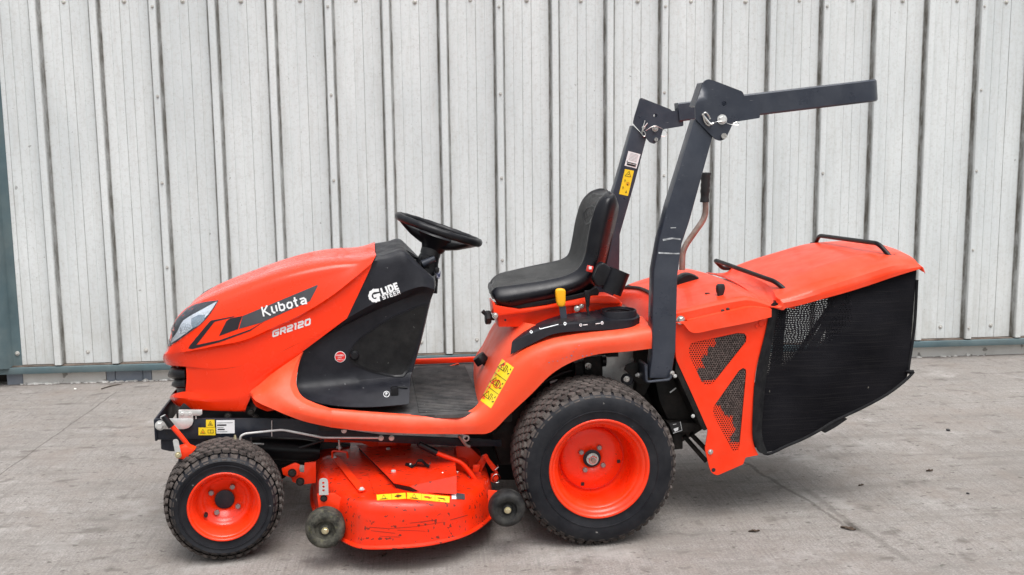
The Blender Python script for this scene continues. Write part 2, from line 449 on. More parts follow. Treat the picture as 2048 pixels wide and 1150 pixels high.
# ================================================================== ground
m, nt, b = new_mat('brushed concrete'); M['ground'] = m
L = nt.links; tc = N(nt, 'ShaderNodeTexCoord', name='TC'); V0 = tc.outputs['Object']
big = noise(nt, .9, 5, .6); mid = noise(nt, 4.5, 6, .65); fine = noise(nt, 130, 4, .75)
c = mixc(nt, ramp(nt, big, .3, .7), (.315, .292, .27), (.41, .385, .36))
c = mixc(nt, ramp(nt, mid, .42, .75, 0, .5), c, (.25, .228, .21))
c = mixc(nt, ramp(nt, noise(nt, 11, 5, .7), .55, .8, 0, .35), c, (.5, .485, .46))
c = mixc(nt, ramp(nt, fine, .38, .62, 0, .75), c, (.17, .155, .145))
c = mixc(nt, ramp(nt, noise(nt, 60, 3, .6), .62, .72, 0, .35), c, (.55, .53, .51))
# brush strokes: long thin streaks running roughly away from the wall, in two passes
br1 = noise(nt, 3, 3, .7, stretch=(30, 1.0, 1, R(-7))); br2 = noise(nt, 3, 3, .7, stretch=(52, 1.6, 1, R(-10)))
c = mixc(nt, ramp(nt, br1, .5, .68, 0, .5), c, (.17, .16, .15)); c = mixc(nt, ramp(nt, br2, .52, .68, 0, .45), c, (.2, .185, .17))
# tyre tracks parallel to the wall and stains
tr = noise(nt, 2.2, 6, .7, stretch=(.7, 5, 1, R(4))); c = mixc(nt, ramp(nt, tr, .48, .64, 0, .68), c, (.2, .185, .17))
st = noise(nt, 7, 3, .5, stretch=(1, 1.6, 1)); c = mixc(nt, ramp(nt, noise(nt, 6.5, 7, .78), .5, .66, 0, .5), c, (.2, .175, .155))
c = mixc(nt, ramp(nt, noise(nt, 36, 5, .75), .52, .66, 0, .45), c, (.16, .145, .135))
c = mixc(nt, ramp(nt, noise(nt, 2.6, 6, .72), .48, .7, 0, .65), c, (.25, .215, .19))
c = mixc(nt, ramp(nt, noise(nt, 1.7, 5, .7), .56, .7, 0, .4), c, (.56, .54, .52))
c = mixc(nt, ramp(nt, st, .61, .7, 0, .6), c, (.12, .105, .095))
sp = noise(nt, 24, 3, .5, stretch=(1, 1.5, 1)); c = mixc(nt, ramp(nt, sp, .645, .69, 0, .7), c, (.1, .09, .08))
def seg(a, bb, wid, wob, f0):
    """mask of a wandering line from a to b on the ground"""
    global c
    a = Vector(a[:2]); bb = Vector(bb[:2]); d = bb-a; Ln = d.length; d.normalize(); n = Vector((-d.y, d.x))
    sx = N(nt, 'ShaderNodeSeparateXYZ'); L.new(V0, sx.inputs[0])
    def dot(v, o): return math_(nt, 'ADD', math_(nt, 'MULTIPLY', sx.outputs[0], v.x), math_(nt, 'MULTIPLY_ADD', sx.outputs[1], v.y, -o) if False else math_(nt, 'SUBTRACT', math_(nt, 'MULTIPLY', sx.outputs[1], v.y), o))
    t = dot(d, a.dot(d)); s = dot(n, a.dot(n))
    wn = math_(nt, 'MULTIPLY', math_(nt, 'SUBTRACT', noise(nt, 5, 5, .65), .5), wob)
    s = math_(nt, 'ABSOLUTE', math_(nt, 'ADD', s, wn))
    k = ramp(nt, math_(nt, 'ADD', s, math_(nt, 'MULTIPLY', math_(nt, 'SUBTRACT', noise(nt, 60, 3), .5), wid*.9)), wid*.35, wid, 1, 0)
    e = math_(nt, 'MULTIPLY', ramp(nt, t, 0, .04, 0, 1), ramp(nt, t, Ln-.04, Ln, 1, 0))
    return math_(nt, 'MULTIPLY', math_(nt, 'MULTIPLY', k, e), f0)
cracks = [(G(236, 782), G(-60, 992), .004, .03, .6), (G(1465, 912), G(1712, 1062), .012, .08, .5), (G(1600, 975), G(1830, 1130), .02, .1, .3),
          (G(1690, 1040), G(1722, 1066), .02, .02, .8)]
hgt = None
for cr_ in cracks:
    k = seg(*cr_); c = mixc(nt, k, c, (.07, .06, .052)); hgt = k if hgt is None else math_(nt, 'MAXIMUM', hgt, k)
c = mixc(nt, 1, c, (.93, .91, .90), 'MULTIPLY'); c = mixc(nt, 1, c, (1.06, 1.075, 1.085), 'MULTIPLY')
L.new(c, b.inputs['Base Color']); b.inputs['Specular IOR Level'].default_value = .25
L.new(ramp(nt, mid, .3, .7, .75, .95), b.inputs['Roughness'])
h = math_(nt, 'ADD', math_(nt, 'MULTIPLY', fine, .6), math_(nt, 'ADD', math_(nt, 'MULTIPLY', br1, .9), math_(nt, 'MULTIPLY', br2, .6)))
h = math_(nt, 'SUBTRACT', math_(nt, 'ADD', h, math_(nt, 'MULTIPLY', noise(nt, 320, 2), .5)), math_(nt, 'MULTIPLY', hgt, 1.2))
bp = N(nt, 'ShaderNodeBump'); bp.inputs['Strength'].default_value = .7; bp.inputs['Distance'].default_value = .0035
L.new(h, bp.inputs['Height']); L.new(bp.outputs[0], b.inputs['Normal'])
bm = bmesh.new()
vs = [bm.verts.new(p) for p in ((-900, -900, 0), (900, -900, 0), (900, 900, 0), (-900, 900, 0))]; bm.faces.new(vs)
finish('ground', bm, M['ground'], None, None, kind='structure')

# ================================================================== clad wall
DW, SP, X0, ZB, ZT, RD = 6.1174, .3238, -2.1304, .1174, 4.4, .044
def wall_mat(name, base, tint, dirt):
    m, nt, b = new_mat(name); tc = N(nt, 'ShaderNodeTexCoord', name='TC')
    oi = N(nt, 'ShaderNodeObjectInfo')
    sh = N(nt, 'ShaderNodeVectorMath', operation='ADD'); nt.links.new(tc.outputs['Object'], sh.inputs[0])
    cx = N(nt, 'ShaderNodeCombineXYZ'); nt.links.new(math_(nt, 'MULTIPLY', oi.outputs['Random'], 37), cx.inputs[0]); nt.links.new(cx.outputs[0], sh.inputs[1])
    v = sh.outputs[0]
    c = mixc(nt, ramp(nt, noise(nt, 1.6, 5, .6, v, (1.5, 1, .5)), .35, .65), base, tint)
    c = mixc(nt, ramp(nt, noise(nt, 14, 5, .7, v, (2.5, 1, .22)), .5, .75, 0, .3), c, dirt)       # vertical run-off
    c = mixc(nt, ramp(nt, noise(nt, 60, 4, .7, v), .48, .75, 0, .4), c, dirt)
    c = mixc(nt, ramp(nt, noise(nt, 110, 3, .6, v), .665, .72, 0, .5), c, (.2, .19, .17))          # fine specks
    c = mixc(nt, ramp(nt, noise(nt, 25, 2, .5, v), .74, .77, 0, .55), c, (.16, .15, .14))
    sz = N(nt, 'ShaderNodeSeparateXYZ'); nt.links.new(tc.outputs['Object'], sz.inputs[0])
    low = math_(nt, 'MULTIPLY', ramp(nt, sz.outputs[2], ZB, .75, 1, 0), ramp(nt, noise(nt, 9, 5, .7, v, (1.5, 1, .6)), .35, .7, .15, 1))
    c = mixc(nt, math_(nt, 'MULTIPLY', low, .5), c, (.42, .4, .36))                               # splash dirt along the foot
    at = N(nt, 'ShaderNodeAttribute'); at.attribute_name = 'grime'                                # dirt plus shade of the rib sides and folds, painted into the colour
    g = math_(nt, 'MULTIPLY', at.outputs['Fac'], ramp(nt, noise(nt, 18, 5, .75, v, (1, 1, .35)), .3, .62, .45, 1))
    c = mixc(nt, g, c, (.10, .092, .077))
    nt.links.new(c, b.inputs['Base Color']); b.inputs['Roughness'].default_value = .55; b.inputs['Specular IOR Level'].default_value = .3
    bp = N(nt, 'ShaderNodeBump'); bp.inputs['Strength'].default_value = .25; bp.inputs['Distance'].default_value = .001
    nt.links.new(noise(nt, 90, 4, .7, v), bp.inputs['Height']); nt.links.new(bp.outputs[0], b.inputs['Normal']); return m
M['clad'] = wall_mat('weathered light grey cladding paint', (.585, .615, .62), (.695, .72, .72), (.42, .41, .38))
M['teal'] = pm('faded teal flashing paint', (.075, .12, .135), .55, var=.14, vs=5, dust=((.2, .23, .22), .4, 4), specks=((.05, .05, .05), 40, .7, .5), bump=.1, bs=60)
M['plinth'] = pm('white painted plinth', (.72, .71, .68), .75, var=.06, vs=5, dust=((.45, .42, .38), .35, 8), specks=((.2, .19, .17), 12, .66, .8), bump=.5, bs=70)
M['bluegrey'] = pm('blue grey painted block', (.26, .30, .36), .7, var=.08, vs=6, dust=((.4, .4, .4), .3, 12), bump=.3, bs=90)
M['dark'] = pm('dark gap', (.03, .025, .02), .9)
M['ledge'] = pm('rust stained ledge', (.12, .085, .065), .85, var=.4, vs=14, dust=((.3, .27, .24), .5, 10), bump=.4, bs=60)
M['screw'] = pm('weathered screw cap', (.5, .49, .46), .5, metal=.3, var=.2, vs=40)
wall = empty('clad_wall', (X0+8*SP, DW, 0))
tag(wall, 'pale grey ribbed metal wall running across behind the orange mower', 'wall')
WO = Vector((X0+8*SP, DW, 0))
def sheet_mesh(variant):
    """three ribs wide; x=0 at the first rib's left top edge; y=0 is the rib crown; grime attribute paints dirt and shade on rib sides and folds"""
    P = []
    for r_ in range(3):
        o = r_*SP
        P += [(o, 0, .12), (o+.002, -.0008, 0), (o+.032, -.0008, 0), (o+.034, 0, .1), (o+.0395, .018, .85), (o+.0462, RD-.003, 1), (o+.0482, RD, .9), (o+.054, RD, 0)]
        a, e = o+.0474, o+SP-.0134; wd = (e-a)/5
        for k in range(1, 5):
            x = a+wd*k; up = (k+variant+r_) % 2; big_ = (k == 3 or (k == 2 and variant == 1))
            y0 = RD-(.0022 if up else 0); y1 = RD-(0 if up else .0022); dp = .003 if big_ else .001
            P += [(x-.0035, y0, 0), (x-.0016, y0+.0006, 0), (x, max(y0, y1)+dp, .95 if big_ else .22), (x+.0016, y1+.0004, 0), (x+.0035, y1, 0)]
        P += [(e-.008, RD, 0), (e-.002, RD, .9), (e, RD-.002, 1.1), (e+.0065, .018, .95)]
    P += [(3*SP-.0012, .0012, .2), (3*SP+.012, .0016, .1)]
    bm = bmesh.new(); zs = [ZB, ZB+.25, .7, 1.2, 1.7, 2.2, 2.8, 3.6, ZT]
    lay = bm.verts.layers.float.new('grime'); V = []
    for z in zs:
        row = []
        for x, y, g in P:
            v = bm.verts.new((x+.0006*math.sin(z*3+x*9), y, z)); v[lay] = g; row.append(v)
        V.append(row)
    for i in range(len(V)-1):
        for j in range(len(P)-1): bm.faces.new((V[i][j], V[i][j+1], V[i+1][j+1], V[i+1][j]))
    return bm
SH = []
for vv in (0, 1):
    o_ = finish('cladding_sheet', sheet_mesh(vv), M['clad'], None, 25, recalc=False); SH.append(o_.data); bpy.data.objects.remove(o_)
for i, k in enumerate(range(0, 11)):
    x = X0+(3*k-1)*SP-(0.0)
    s = link('cladding_sheet', SH[(i*2+1) % 3 % 2], wall); s.location = Vector((x, DW+.0015*(i % 2), 0))-WO; solid(s, .0009, -1)
# screws: one per pan at the foot and higher up, stitch screws on every third rib
bm = bmesh.new(); lathe(bm, [(.0, 0), (.0135, 0), (.0135, -.0015), (.011, -.003), (.0065, -.0032)], (0, 0, 0), 20)
lathe(bm, [(.0068, -.0032), (.0068, -.009), (.005, -.0105), (0, -.0105)], (0, 0, 0), 6)
so = finish('screw', bm, M['screw'], None, 30); sme = so.data; bpy.data.objects.remove(so)
bm = bmesh.new(); lathe(bm, [(0, 0), (.0085, 0), (.0085, -.002), (.005, -.0022), (.005, -.007), (0, -.0075)], (0, 0, 0), 14)
so = finish('screw', bm, M['screw'], None, 30); sme2 = so.data; bpy.data.objects.remove(so)
def scr(x, y, z, me=sme):
    s = link('screw', me, wall); s.location = Vector((x, y, z))-WO
    s.rotation_euler = (random.uniform(-.06, .06), random.random(), random.uniform(-.06, .06)); return s
for i in range(0, 31):
    xm = X0+i*SP+.0474+.263*.5
    if i >= 0 or True:
        scr(xm+random.uniform(-.006, .006), DW+RD, .186+random.uniform(-.005, .005))
        scr(xm+random.uniform(-.008, .008), DW+RD, 2.174+random.uniform(-.006, .006))
        scr(xm, DW+RD, 3.6)
for i in (2, 5, 8, 11, 14, 17, 20, 23, 26, 29):
    for z in (.186, .675, 1.16, 1.647, 2.14, 2.63): scr(X0+i*SP+.017+random.uniform(-.003, .003), DW-.0008, z, sme2)
# corner flashing at the left end
def wpt(x, y, z): return (x-WO.x, y-WO.y, z)
bm = bmesh.new(); pr_ = [(-2.62, DW+1.2), (-2.62, DW-.03), (-2.386, DW-.03), (-2.375, DW+RD-.008), (-2.370, DW+RD-.0045), (-2.326, DW+RD-.0045)]
V = [[bm.verts.new(wpt(x, y, z)) for x, y in pr_] for z in (ZB-.008, 1.2, 2.4, ZT)]
for i in range(3):
    for j in range(5): bm.faces.new((V[i][j], V[i][j+1], V[i+1][j+1], V[i+1][j]))
o = finish('corner_flashing', bm, M['teal'], wall, 25, recalc=False); solid(o, .001, -1)
scr(-2.349, DW+RD-.006, .186)
# base rail under the sheets
bm = bmesh.new(); box(bm, wpt(2.69, DW+.045, .0905), (10.64, .112, .036), .002); finish('base_rail', bm, M['teal'], wall)
bm = bmesh.new(); box(bm, wpt(2.69, DW+.055, .111), (10.6, .08, .006)); finish('ledge', bm, M['ledge'], wall)
bm = bmesh.new(); box(bm, wpt(2.71, DW+.16, 2.2), (10.58, .05, 4.5)); finish('wall_core', bm, M['dark'], wall)
# plinth pieces
def plinth(x0, x1, m, w=.004, y=.05):
    bm = bmesh.new(); box(bm, wpt((x0+x1)/2, DW+y+.03, .033), (x1-x0-.003, .06, .078), w, 2); return finish('plinth_block', bm, M[m], wall)
xg = lambda px: W(px, 757, DW+.05).x
xs = [13, 46, 213, 231, 286, 304]; ms = ['bluegrey', 'plinth', 'bluegrey', 'bluegrey', 'bluegrey']
for i in range(5): plinth(xg(xs[i]), xg(xs[i+1]), ms[i], .003, .05 if i != 1 else .046)
xr = xg(304); i = 0
while xr < 7.9: plinth(xr, xr+1.35, 'plinth', .003, .047+.002*(i % 2)); xr += 1.35; i += 1
# crumbled mortar along the foot
bm = bmesh.new()
for k in range(150):
    x = random.uniform(-2.35, 3.7) if k > 70 else random.uniform(-2.33, -1.2); r_ = random.uniform(.004, .014)
    g = bmesh.ops.create_icosphere(bm, subdivisions=1, radius=r_); bmesh.ops.transform(bm, matrix=Matrix.Translation(wpt(x, DW+.042+random.uniform(-.012, .004), r_*.2)) @ Matrix.Diagonal((random.uniform(.8, 2), 1, random.uniform(.4, .9), 1)), verts=g['verts'])
    for v in g['verts']: v.co += Vector((random.uniform(-1, 1), random.uniform(-1, 1), random.uniform(-1, 1)))*r_*.25
finish('mortar_crumbs', bm, M['plinth'], wall, None, kind='stuff')

# ---- small things lying on the concrete
M['pebble'] = pm('dark stone', (.03, .028, .03), .7, var=.4, vs=80, bump=.4, bs=200)
M['leaf'] = pm('rotten brown leaf', (.07, .045, .03), .8, var=.4, vs=60)
M['chip'] = pm('white chip', (.75, .74, .7), .7)
M['twig'] = pm('grey brown twig', (.07, .055, .045), .8, var=.3, vs=60)
def stone(px, py, r, label, m='pebble', flat=.6, cat='stone', name='pebble', group=None):
    bm = bmesh.new(); bmesh.ops.create_icosphere(bm, subdivisions=2, radius=r); rnd = random.Random(px)
    for v in bm.verts:
        v.co *= 1+.22*(rnd.random()-.5)+.2*math.sin(v.co.x/r*2+px); v.co.z = v.co.z*flat
    o = finish(name, bm, M[m], None, 40); g = G(px, py); o.location = (g.x, g.y, r*flat*.8); o.rotation_euler.z = rnd.random()*6
    return tag(o, label, cat, group)
stone(1896, 862, .011, 'black round pebble on the pale concrete right of the grass collector', group='loose bits on the concrete')
stone(150, 779, .008, 'tiny white chip on the concrete near the white plinth', 'chip', cat='chip', name='paint_chip', group='loose bits on the concrete')
stone(1936, 988, .006, 'small dark crumb on the bare concrete nearest the right edge', group='loose bits on the concrete')
def leaf(px, py, s, rot, label):
    bm = bmesh.new(); n = 9; rnd = random.Random(py); top = []; bot = []
    for i in range(n):
        t = i/(n-1); wd = s*.36*math.sin(math.pi*min(1, t*.98+.02))**.7*(1+.3*rnd.uniform(-1, 1)); x = (t-.5)*s*2
        top.append(bm.verts.new((x, wd, .003+.006*rnd.random()))); bot.append(bm.verts.new((x, -wd*rnd.uniform(.7, 1.1), .003+.006*rnd.random())))
    mid_ = [bm.verts.new(((i/(n-1)-.5)*s*2, 0, .0015)) for i in range(n)]
    for i in range(n-1): bm.faces.new((top[i], mid_[i], mid_[i+1], top[i+1])); bm.faces.new((mid_[i], bot[i], bot[i+1], mid_[i+1]))
    o = finish('dead_leaf', bm, M['leaf'], None, 60); solid(o, .0008); g = G(px, py); o.location = (g.x, g.y, .001); o.rotation_euler.z = R(rot)
    return tag(o, label, 'leaf', 'loose bits on the concrete')
leaf(1696, 1059, .026, -35, 'dark brown dead leaf at the end of the long crack, right foreground')
leaf(1859, 943, .016, 10, 'dark leaf scrap on the open concrete at the right, below the pebble')
leaf(1722, 972, .013, 20, 'small dark leaf scrap left of the other scrap at the right')
leaf(1508, 1064, .02, 0, 'flattened dark leaf on the concrete below and right of the rear wheel')
leaf(769, 1112, .014, 60, 'small dark leaf lying just below the lower rim of the mowing deck')
bm = bmesh.new(); a_, b_ = G(203, 779), G(243, 769); m_ = (a_+b_)/2
tube(bm, [a_-m_+Vector((0, 0, .004)), (a_-m_)*.4+Vector((0, .01, .005)), (b_-m_)*.5+Vector((0, .004, .005)), b_-m_+Vector((0, 0, .003))], [.003, .0035, .003, .002], 7, spline=4)
o = finish('twig', bm, M['twig'], None); o.location = m_; tag(o, 'thin dark twig lying beside the blue grey plinth blocks', 'twig', 'loose bits on the concrete')
# ================================================================== the mower
mower = empty('ride_on_mower', (0, 0, 0)); mower.matrix_world = M_ROOT
tag(mower, 'orange ride-on lawn mower with folded roll bar and black grass collector', 'ride-on mower')
P = mower

# ------------------------------------------------------------------ wheels
def wheel(name, c, Rt, wd, rr, dish, hub, bolts_r, nbolt, rim_prof, nlug, rows, steer=0, valve=None, drop=.014, nsh=44):
    """local axes: outer face at y=0, inner at y=wd"""
    w_ = empty(name, c, P); w_.rotation_euler.z = steer
    s = Rt
    carc = [(rr-.004, .012), (rr+.004, .004), (rr+.012, .007), (rr+.03, .0), (rr+(s-rr)*.5, -.003), (s-drop-.022, .002), (s-drop-.012, .008), (s-drop-.009, .018), (s-drop*.55-.009, wd*.2), (s-drop*.2-.009, wd*.34), (s-.009, wd/2)]
    full = carc+[(r_, wd-y) for r_, y in carc[::-1][1:]]
    bm = bmesh.new(); lathe(bm, [(rr-.01, .02)]+full+[(rr-.01, wd-.02)], (0, 0, 0), 96); finish('tyre', bm, M['rubber'], w_, 50)
    # raised moulding rings on the sidewall
    bm = bmesh.new(); r1 = rr+(s-rr)*.32
    lathe(bm, [(r1-.002, -.0008), (r1-.001, -.0028), (r1+.001, -.0028), (r1+.002, -.0008)], (0, 0, 0), 96)
    finish('tyre_bead_ring', bm, M['rubber'], w_, 50)
    # tread: rows of scale-shaped blocks
    bm = bmesh.new(); pitch = 2*math.pi/nlug; h = .0075; span = wd-.05; rnd = random.Random(3)
    def blk(ang, y, sx, sy, hh, shp, flip):
        top = []; base = []; r0 = s-.0095-drop*abs((y-wd/2)/(wd/2))**2.2
        for (u, v) in shp:
            a = ang+u*sx/s*flip; yy = y+v*sy
            for L_, r_, k in ((base, r0-.002, 1.12), (top, r0+hh, 1)):
                aa = ang+(a-ang)*k; y2 = y+(yy-y)*k
                L_.append(bm.verts.new((r_*math.cos(aa), y2, r_*math.sin(aa))))
        bm.faces.new(top)
        for i in range(len(shp)): bm.faces.new((base[i], base[(i+1) % len(shp)], top[(i+1) % len(shp)], top[i]))
    scale = [(-.5, -.30), (-.42, .2), (-.2, .46), (.1, .5), (.36, .34), (.5, 0), (.36, -.34), (.1, -.5), (-.2, -.46)]
    for k in range(rows):
        y = .025+span*(k+.5)/rows
        for j in range(nlug):
            a = (j+.5*(k % 2))*pitch; blk(a, y, pitch*s*.84, span/rows*1.08, h*rnd.uniform(.85, 1.05), scale, 1)
    for side in (0, 1):       # shoulder lugs wrapping onto the sidewall
        for j in range(nsh):
            pitch = 2*math.pi/nsh; a = (j+.25)*pitch; wv = []; s = Rt-drop
            A = [(-.36, s-.003, .027), (.36, s-.003, .027), (.36, s-.009, .011), (-.36, s-.009, .011), (.2, s-.019, .003), (-.34, s-.019, .003), (.16, s-.022, .010), (-.28, s-.022, .010), (-.4, s-.013, .03), (.4, s-.013, .03)]
            if side == 0 or True:
                for u, r_, y in A:
                    aa = a+u*pitch; yy = y if side == 0 else wd-y; wv.append(bm.verts.new((r_*math.cos(aa), yy, r_*math.sin(aa))))
                for f in ((0, 1, 2, 3), (3, 2, 4, 5), (5, 4, 6, 7), (0, 8, 9, 1)): bm.faces.new([wv[i] for i in f])
                bm.faces.new([wv[i] for i in (1, 9, 6, 4, 2)]); bm.faces.new([wv[i] for i in (0, 3, 5, 7, 8)])
    s = Rt; finish('tread_blocks', bm, M['tread'], w_, 40, kind='stuff')
    bm = bmesh.new(); lathe(bm, rim_prof, (0, 0, 0), 96); o = finish('rim', bm, M['rim'], w_, 28, recalc=False); solid(o, .003, -1)
    bm = bmesh.new(); lathe(bm, [(hub, dish-.001), (hub, dish-.003), (hub*.9, dish-.0045), (0, dish-.005)], (0, 0, 0), 32); finish('hub_cap', bm, M['frame'], w_)
    a0 = math.radians(57)
    for k in range(nbolt):
        a = a0+k*2*math.pi/nbolt; bolt(w_, (bolts_r*math.cos(a), dish-.001, bolts_r*math.sin(a)), .0095, M['boltgrey'], name='wheel_bolt', washer=False)
    if valve:
        bm = bmesh.new(); tube(bm, [valve, Vector(valve)+Vector((0, -.022, 0))], .0055, 10); finish('valve_stem', bm, M['ink'], w_)
    return w_
RR = .165
rimR = [(.160, .02), (.166, .008), (.170, .004), (.1715, .007), (.168, .012), (.158, .014), (.150, .019), (.146, .030), (.143, .034), (.137, .040), (.134, .06), (.131, .115), (.128, .135), (.118, .142), (.113, .146), (.1115, .143), (.110, .130), (.106, .1265), (.06, .129), (.03, .129), (.03, .134), (0, .134)]
zc = .272
rw = wheel('rear_wheel', (0.004, -.022, .275), .28, .27, RR, .129, .031, .046, 4, rimR, 56, 7, 0, (.066, .118, -.125), .013, 44)
bolt(rw, (0, .122, 0), .016, M['bright'], name='axle_nut')
bm = bmesh.new(); tube(bm, [(0, .118, 0), (0, .098, 0)], .0085, 14); finish('axle_stub', bm, M['rust'], rw)
for a in (-.16, -1.93+.0):    # square lock holes in the disc
    bm = bmesh.new(); box(bm, (.096*math.cos(a), .1265, .096*math.sin(a)), (.011, .004, .011)); finish('square_hole', bm, M['ink'], rw)
rimF = [(.108, .018), (.112, .007), (.114, .003), (.1155, .006), (.113, .011), (.107, .014), (.101, .02), (.098, .032), (.093, .038), (.090, .055), (.086, .068), (.076, .073), (.071, .076), (.066, .083), (.03, .085), (.03, .09), (0, .09)]
fw_ = wheel('front_wheel', (-1.238, .046, .195), .197, .21, .114, .084, .032, .050, 4, rimF, 42, 7, R(4), None, .02, 34)
fw_.rotation_euler.z = R(6)
bm = bmesh.new(); tube(bm, [(-.062, .075, -.042), (-.062, .055, -.042)], .0065, 10); finish('valve_stem', bm, M['ink'], fw_)
for src, c in ((rw, (.004, 1.022, .275)), (fw_, (-1.238, .954, .195))):
    dup(src, P, Matrix.Translation(c) @ Matrix.Rotation(math.pi+(R(6) if src is fw_ else 0), 4, 'Z'))

# ------------------------------------------------------------------ hood
Rw = [
 [(338,690,.5),(347,655,.5),(362,628,.5),(395,602,.5),(436,580,.5),(489,559,.5),(551,536,.5),(610,520,.5),(663,513,.5),(710,511,.5),(735,508,.5),(750,504,.5)],
 [(334,700,.5),(337,690,.42),(346,652,.38),(363,624,.37),(397,600,.36),(438,580.5,.36),(492,560,.36),(553,538,.36),(611,522,.36),(664,514.5,.36),(716,512.5,.35),(751,506,.34)],
 [(331,704,.5),(334.5,697,.38),(349,655,.31),(371,627,.29),(410,605,.28),(450,589,.27),(505,568,.265),(560,550,.26),(615,536,.26),(665,527,.262),(714,522,.265),(752,510,.26)],
 [(328,708,.5),(335,703,.33),(358,670,.272),(385,650,.257),(420,635,.248),(460,620,.243),(515,600,.24),(565,583,.238),(620,566,.238),(665,553,.24),(708,538,.243),(748,518,.24)],
 [(326,712,.5),(330,708,.33),(352,706,.28),(384,701,.25),(430,692,.236),(489,680,.226),(548,654,.222),(590,635,.222),(630,613,.222),(668,588,.223),(706,558,.226),(744,526,.232)],
 [(326,718,.5),(331,718,.34),(354,715,.288),(386,709,.262),(432,700,.25),(490,688,.24),(550,663,.236),(592,644,.236),(632,623,.236),(669,600,.236),(705,573,.238),(738,543,.238)],
 [(329,726,.5),(336,730,.36),(360,732,.296),(390,735,.268),(435,738,.255),(490,730,.246),(545,712,.24),(585,692,.238),(620,676,.237),(650,661,.237),(675,648,.237),(694,636.5,.236)],
]
bm = bmesh.new(); grid(bm, resample(rows_px(Rw), 4, 4, sharp=(4, 6)))
Mw = [
 [(372,733,.286),(400,735.5,.266),(440,738,.255),(490,730,.246),(545,712,.24),(590,690,.238),(630,671,.237),(660,656,.237),(694,636.5,.236)],
 [(373,757,.288),(400,758,.272),(440,757,.258),(490,750,.25),(530,738,.245),(560,725,.243),(580,715,.242),(592,709,.242),(605,703,.242)],
 [(371,783,.294),(400,785,.277),(430,785,.266),(455,782,.26),(480,775,.256),(505,764,.253),(525,755,.25),(540,748,.25),(548,744,.25)],
]
grid(bm, resample(rows_px(Mw), 4, 3))
Lw = [
 [(341,792,.5),(346,788,.37),(354,786,.32),(371,783,.294),(400,785,.277),(430,785,.266),(455,782,.26),(480,775,.256),(505,764,.253),(525,755,.25),(548,744,.25)],
 [(339,795,.5),(343,794,.37),(352,795,.315),(372,797,.288),(400,800,.272),(430,800,.265),(455,799,.26),(475,797,.256),(490,795,.255),(497,794,.255),(502,793,.255)],
 [(346,806,.5),(350,807,.38),(362,811,.322),(385,814,.292),(410,816,.28),(435,818,.273),(455,818,.268),(470,818,.264),(480,817,.262),(487,815,.26),(494,811,.26)],
 [(356,812,.5),(361,815,.39),(372,818,.335),(390,820,.3),(412,821,.288),(435,822,.282),(455,822.5,.278),(470,823,.275),(480,823,.272),(486,823,.27),(490,823,.27)],
 [(362,811,.5),(368,813,.42),(380,815,.37),(395,816,.34),(415,817,.33),(437,818,.32),(455,818,.32),(470,818,.32),(480,818,.32),(486,818,.32),(490,817,.32)],
]
grid(bm, resample(rows_px(Lw), 4, 4, sharp=(1,)))
# returns into the vent mouth
grid(bm, rows_px([[(372,733,.286),(373,757,.288),(371,783,.294)], [(373,735,.34),(374,757,.34),(372,782,.34)]]))
grid(bm, rows_px([[(329,726,.5),(336,730,.36),(360,732,.296),(372,733,.286)], [(340,731,.5),(346,734,.4),(364,736,.34),(373,735,.34)]]))
mirror(bm); hood = finish('hood', bm, M['hood'], P, 32)
HB = bvh_of(hood); HC = caster(HB)
bm = bmesh.new(); prism(bm, xz([(400,640),(560,585),(690,560),(690,640),(600,700),(520,780),(490,815),(400,812)], .32), .32, .68); finish('engine', bm, M['ink'], P)
# air intake fins and the dark mouth
bm = bmesh.new(); grid(bm, rows_px([[(352,740,.5),(358,740,.36),(374,742,.33)], [(356,786,.5),(361,786,.38),(373,784,.34)]])); mirror(bm); o = finish('air_intake', bm, M['ink'], hood); solid(o, .004)
def fin(a, b_, c_, d_):
    bm = bmesh.new(); grid(bm, resample(rows_px([a, b_, c_, d_]), 4, 3)); mirror(bm); o = finish('intake_fin', bm, M['blacksmooth'], hood, 50); solid(o, .004)
fin([(342,738,.5),(346,737,.40),(357,738,.33),(371,741,.30)], [(340,745,.5),(341,743,.39),(352,742,.32),(370,744,.295)], [(338,752,.5),(339,752,.385),(350,753,.315),(371,753,.292)], [(346,755,.5),(349,756,.41),(357,756,.35),(371,756,.31)])
fin([(352,757,.5),(355,757,.40),(363,757,.34),(371,759,.30)], [(348,764,.5),(349,763,.39),(358,762,.33),(371,763,.295)], [(346,771,.5),(346,771,.385),(356,772,.32),(371,772,.294)], [(352,773,.5),(356,774,.41),(362,774,.35),(371,774,.31)])
# headlight: dark housing with bright reflector and clear lens
lens = [(336,694),(337,684),(341,668),(347,652),(355,638),(364,628),(376,617),(392,609),(412,604),(438,600.5),(431,612),(423,624),(414,636),(404,646),(392,656),(378,666),(364,676),(350,686),(341,692)]
hl = stick('headlight', [lens], HC, M['charcoal'], hood, 6, thick=.001)
HC2 = caster(HB, .0022)
stick('reflector', [[(346,678),(356,664),(362,650),(368,641),(380,633),(400,622),(418,612),(434,603),(428,614),(416,630),(402,644),(386,656),(370,668),(352,681),(344,686)]], HC2, M['lamp'], hl, 6)
HC2b = caster(HB, .003)
stick('lamp_bowl', [[(384,637),(398,630),(411,630),(409,640),(398,651),(386,657),(383,648)]], HC2b, pm('bluish lamp bowl', (.42, .5, .56), .2, metal=.6, var=.2, vs=60), hl, 6)
stick('lamp_surround', [[(366,648),(372,646),(383,650),(384,658),(372,666),(362,668),(361,658)]], HC2b, pm('pale lamp surround', (.62, .66, .7), .25, metal=.4, var=.3, vs=80), hl, 6)
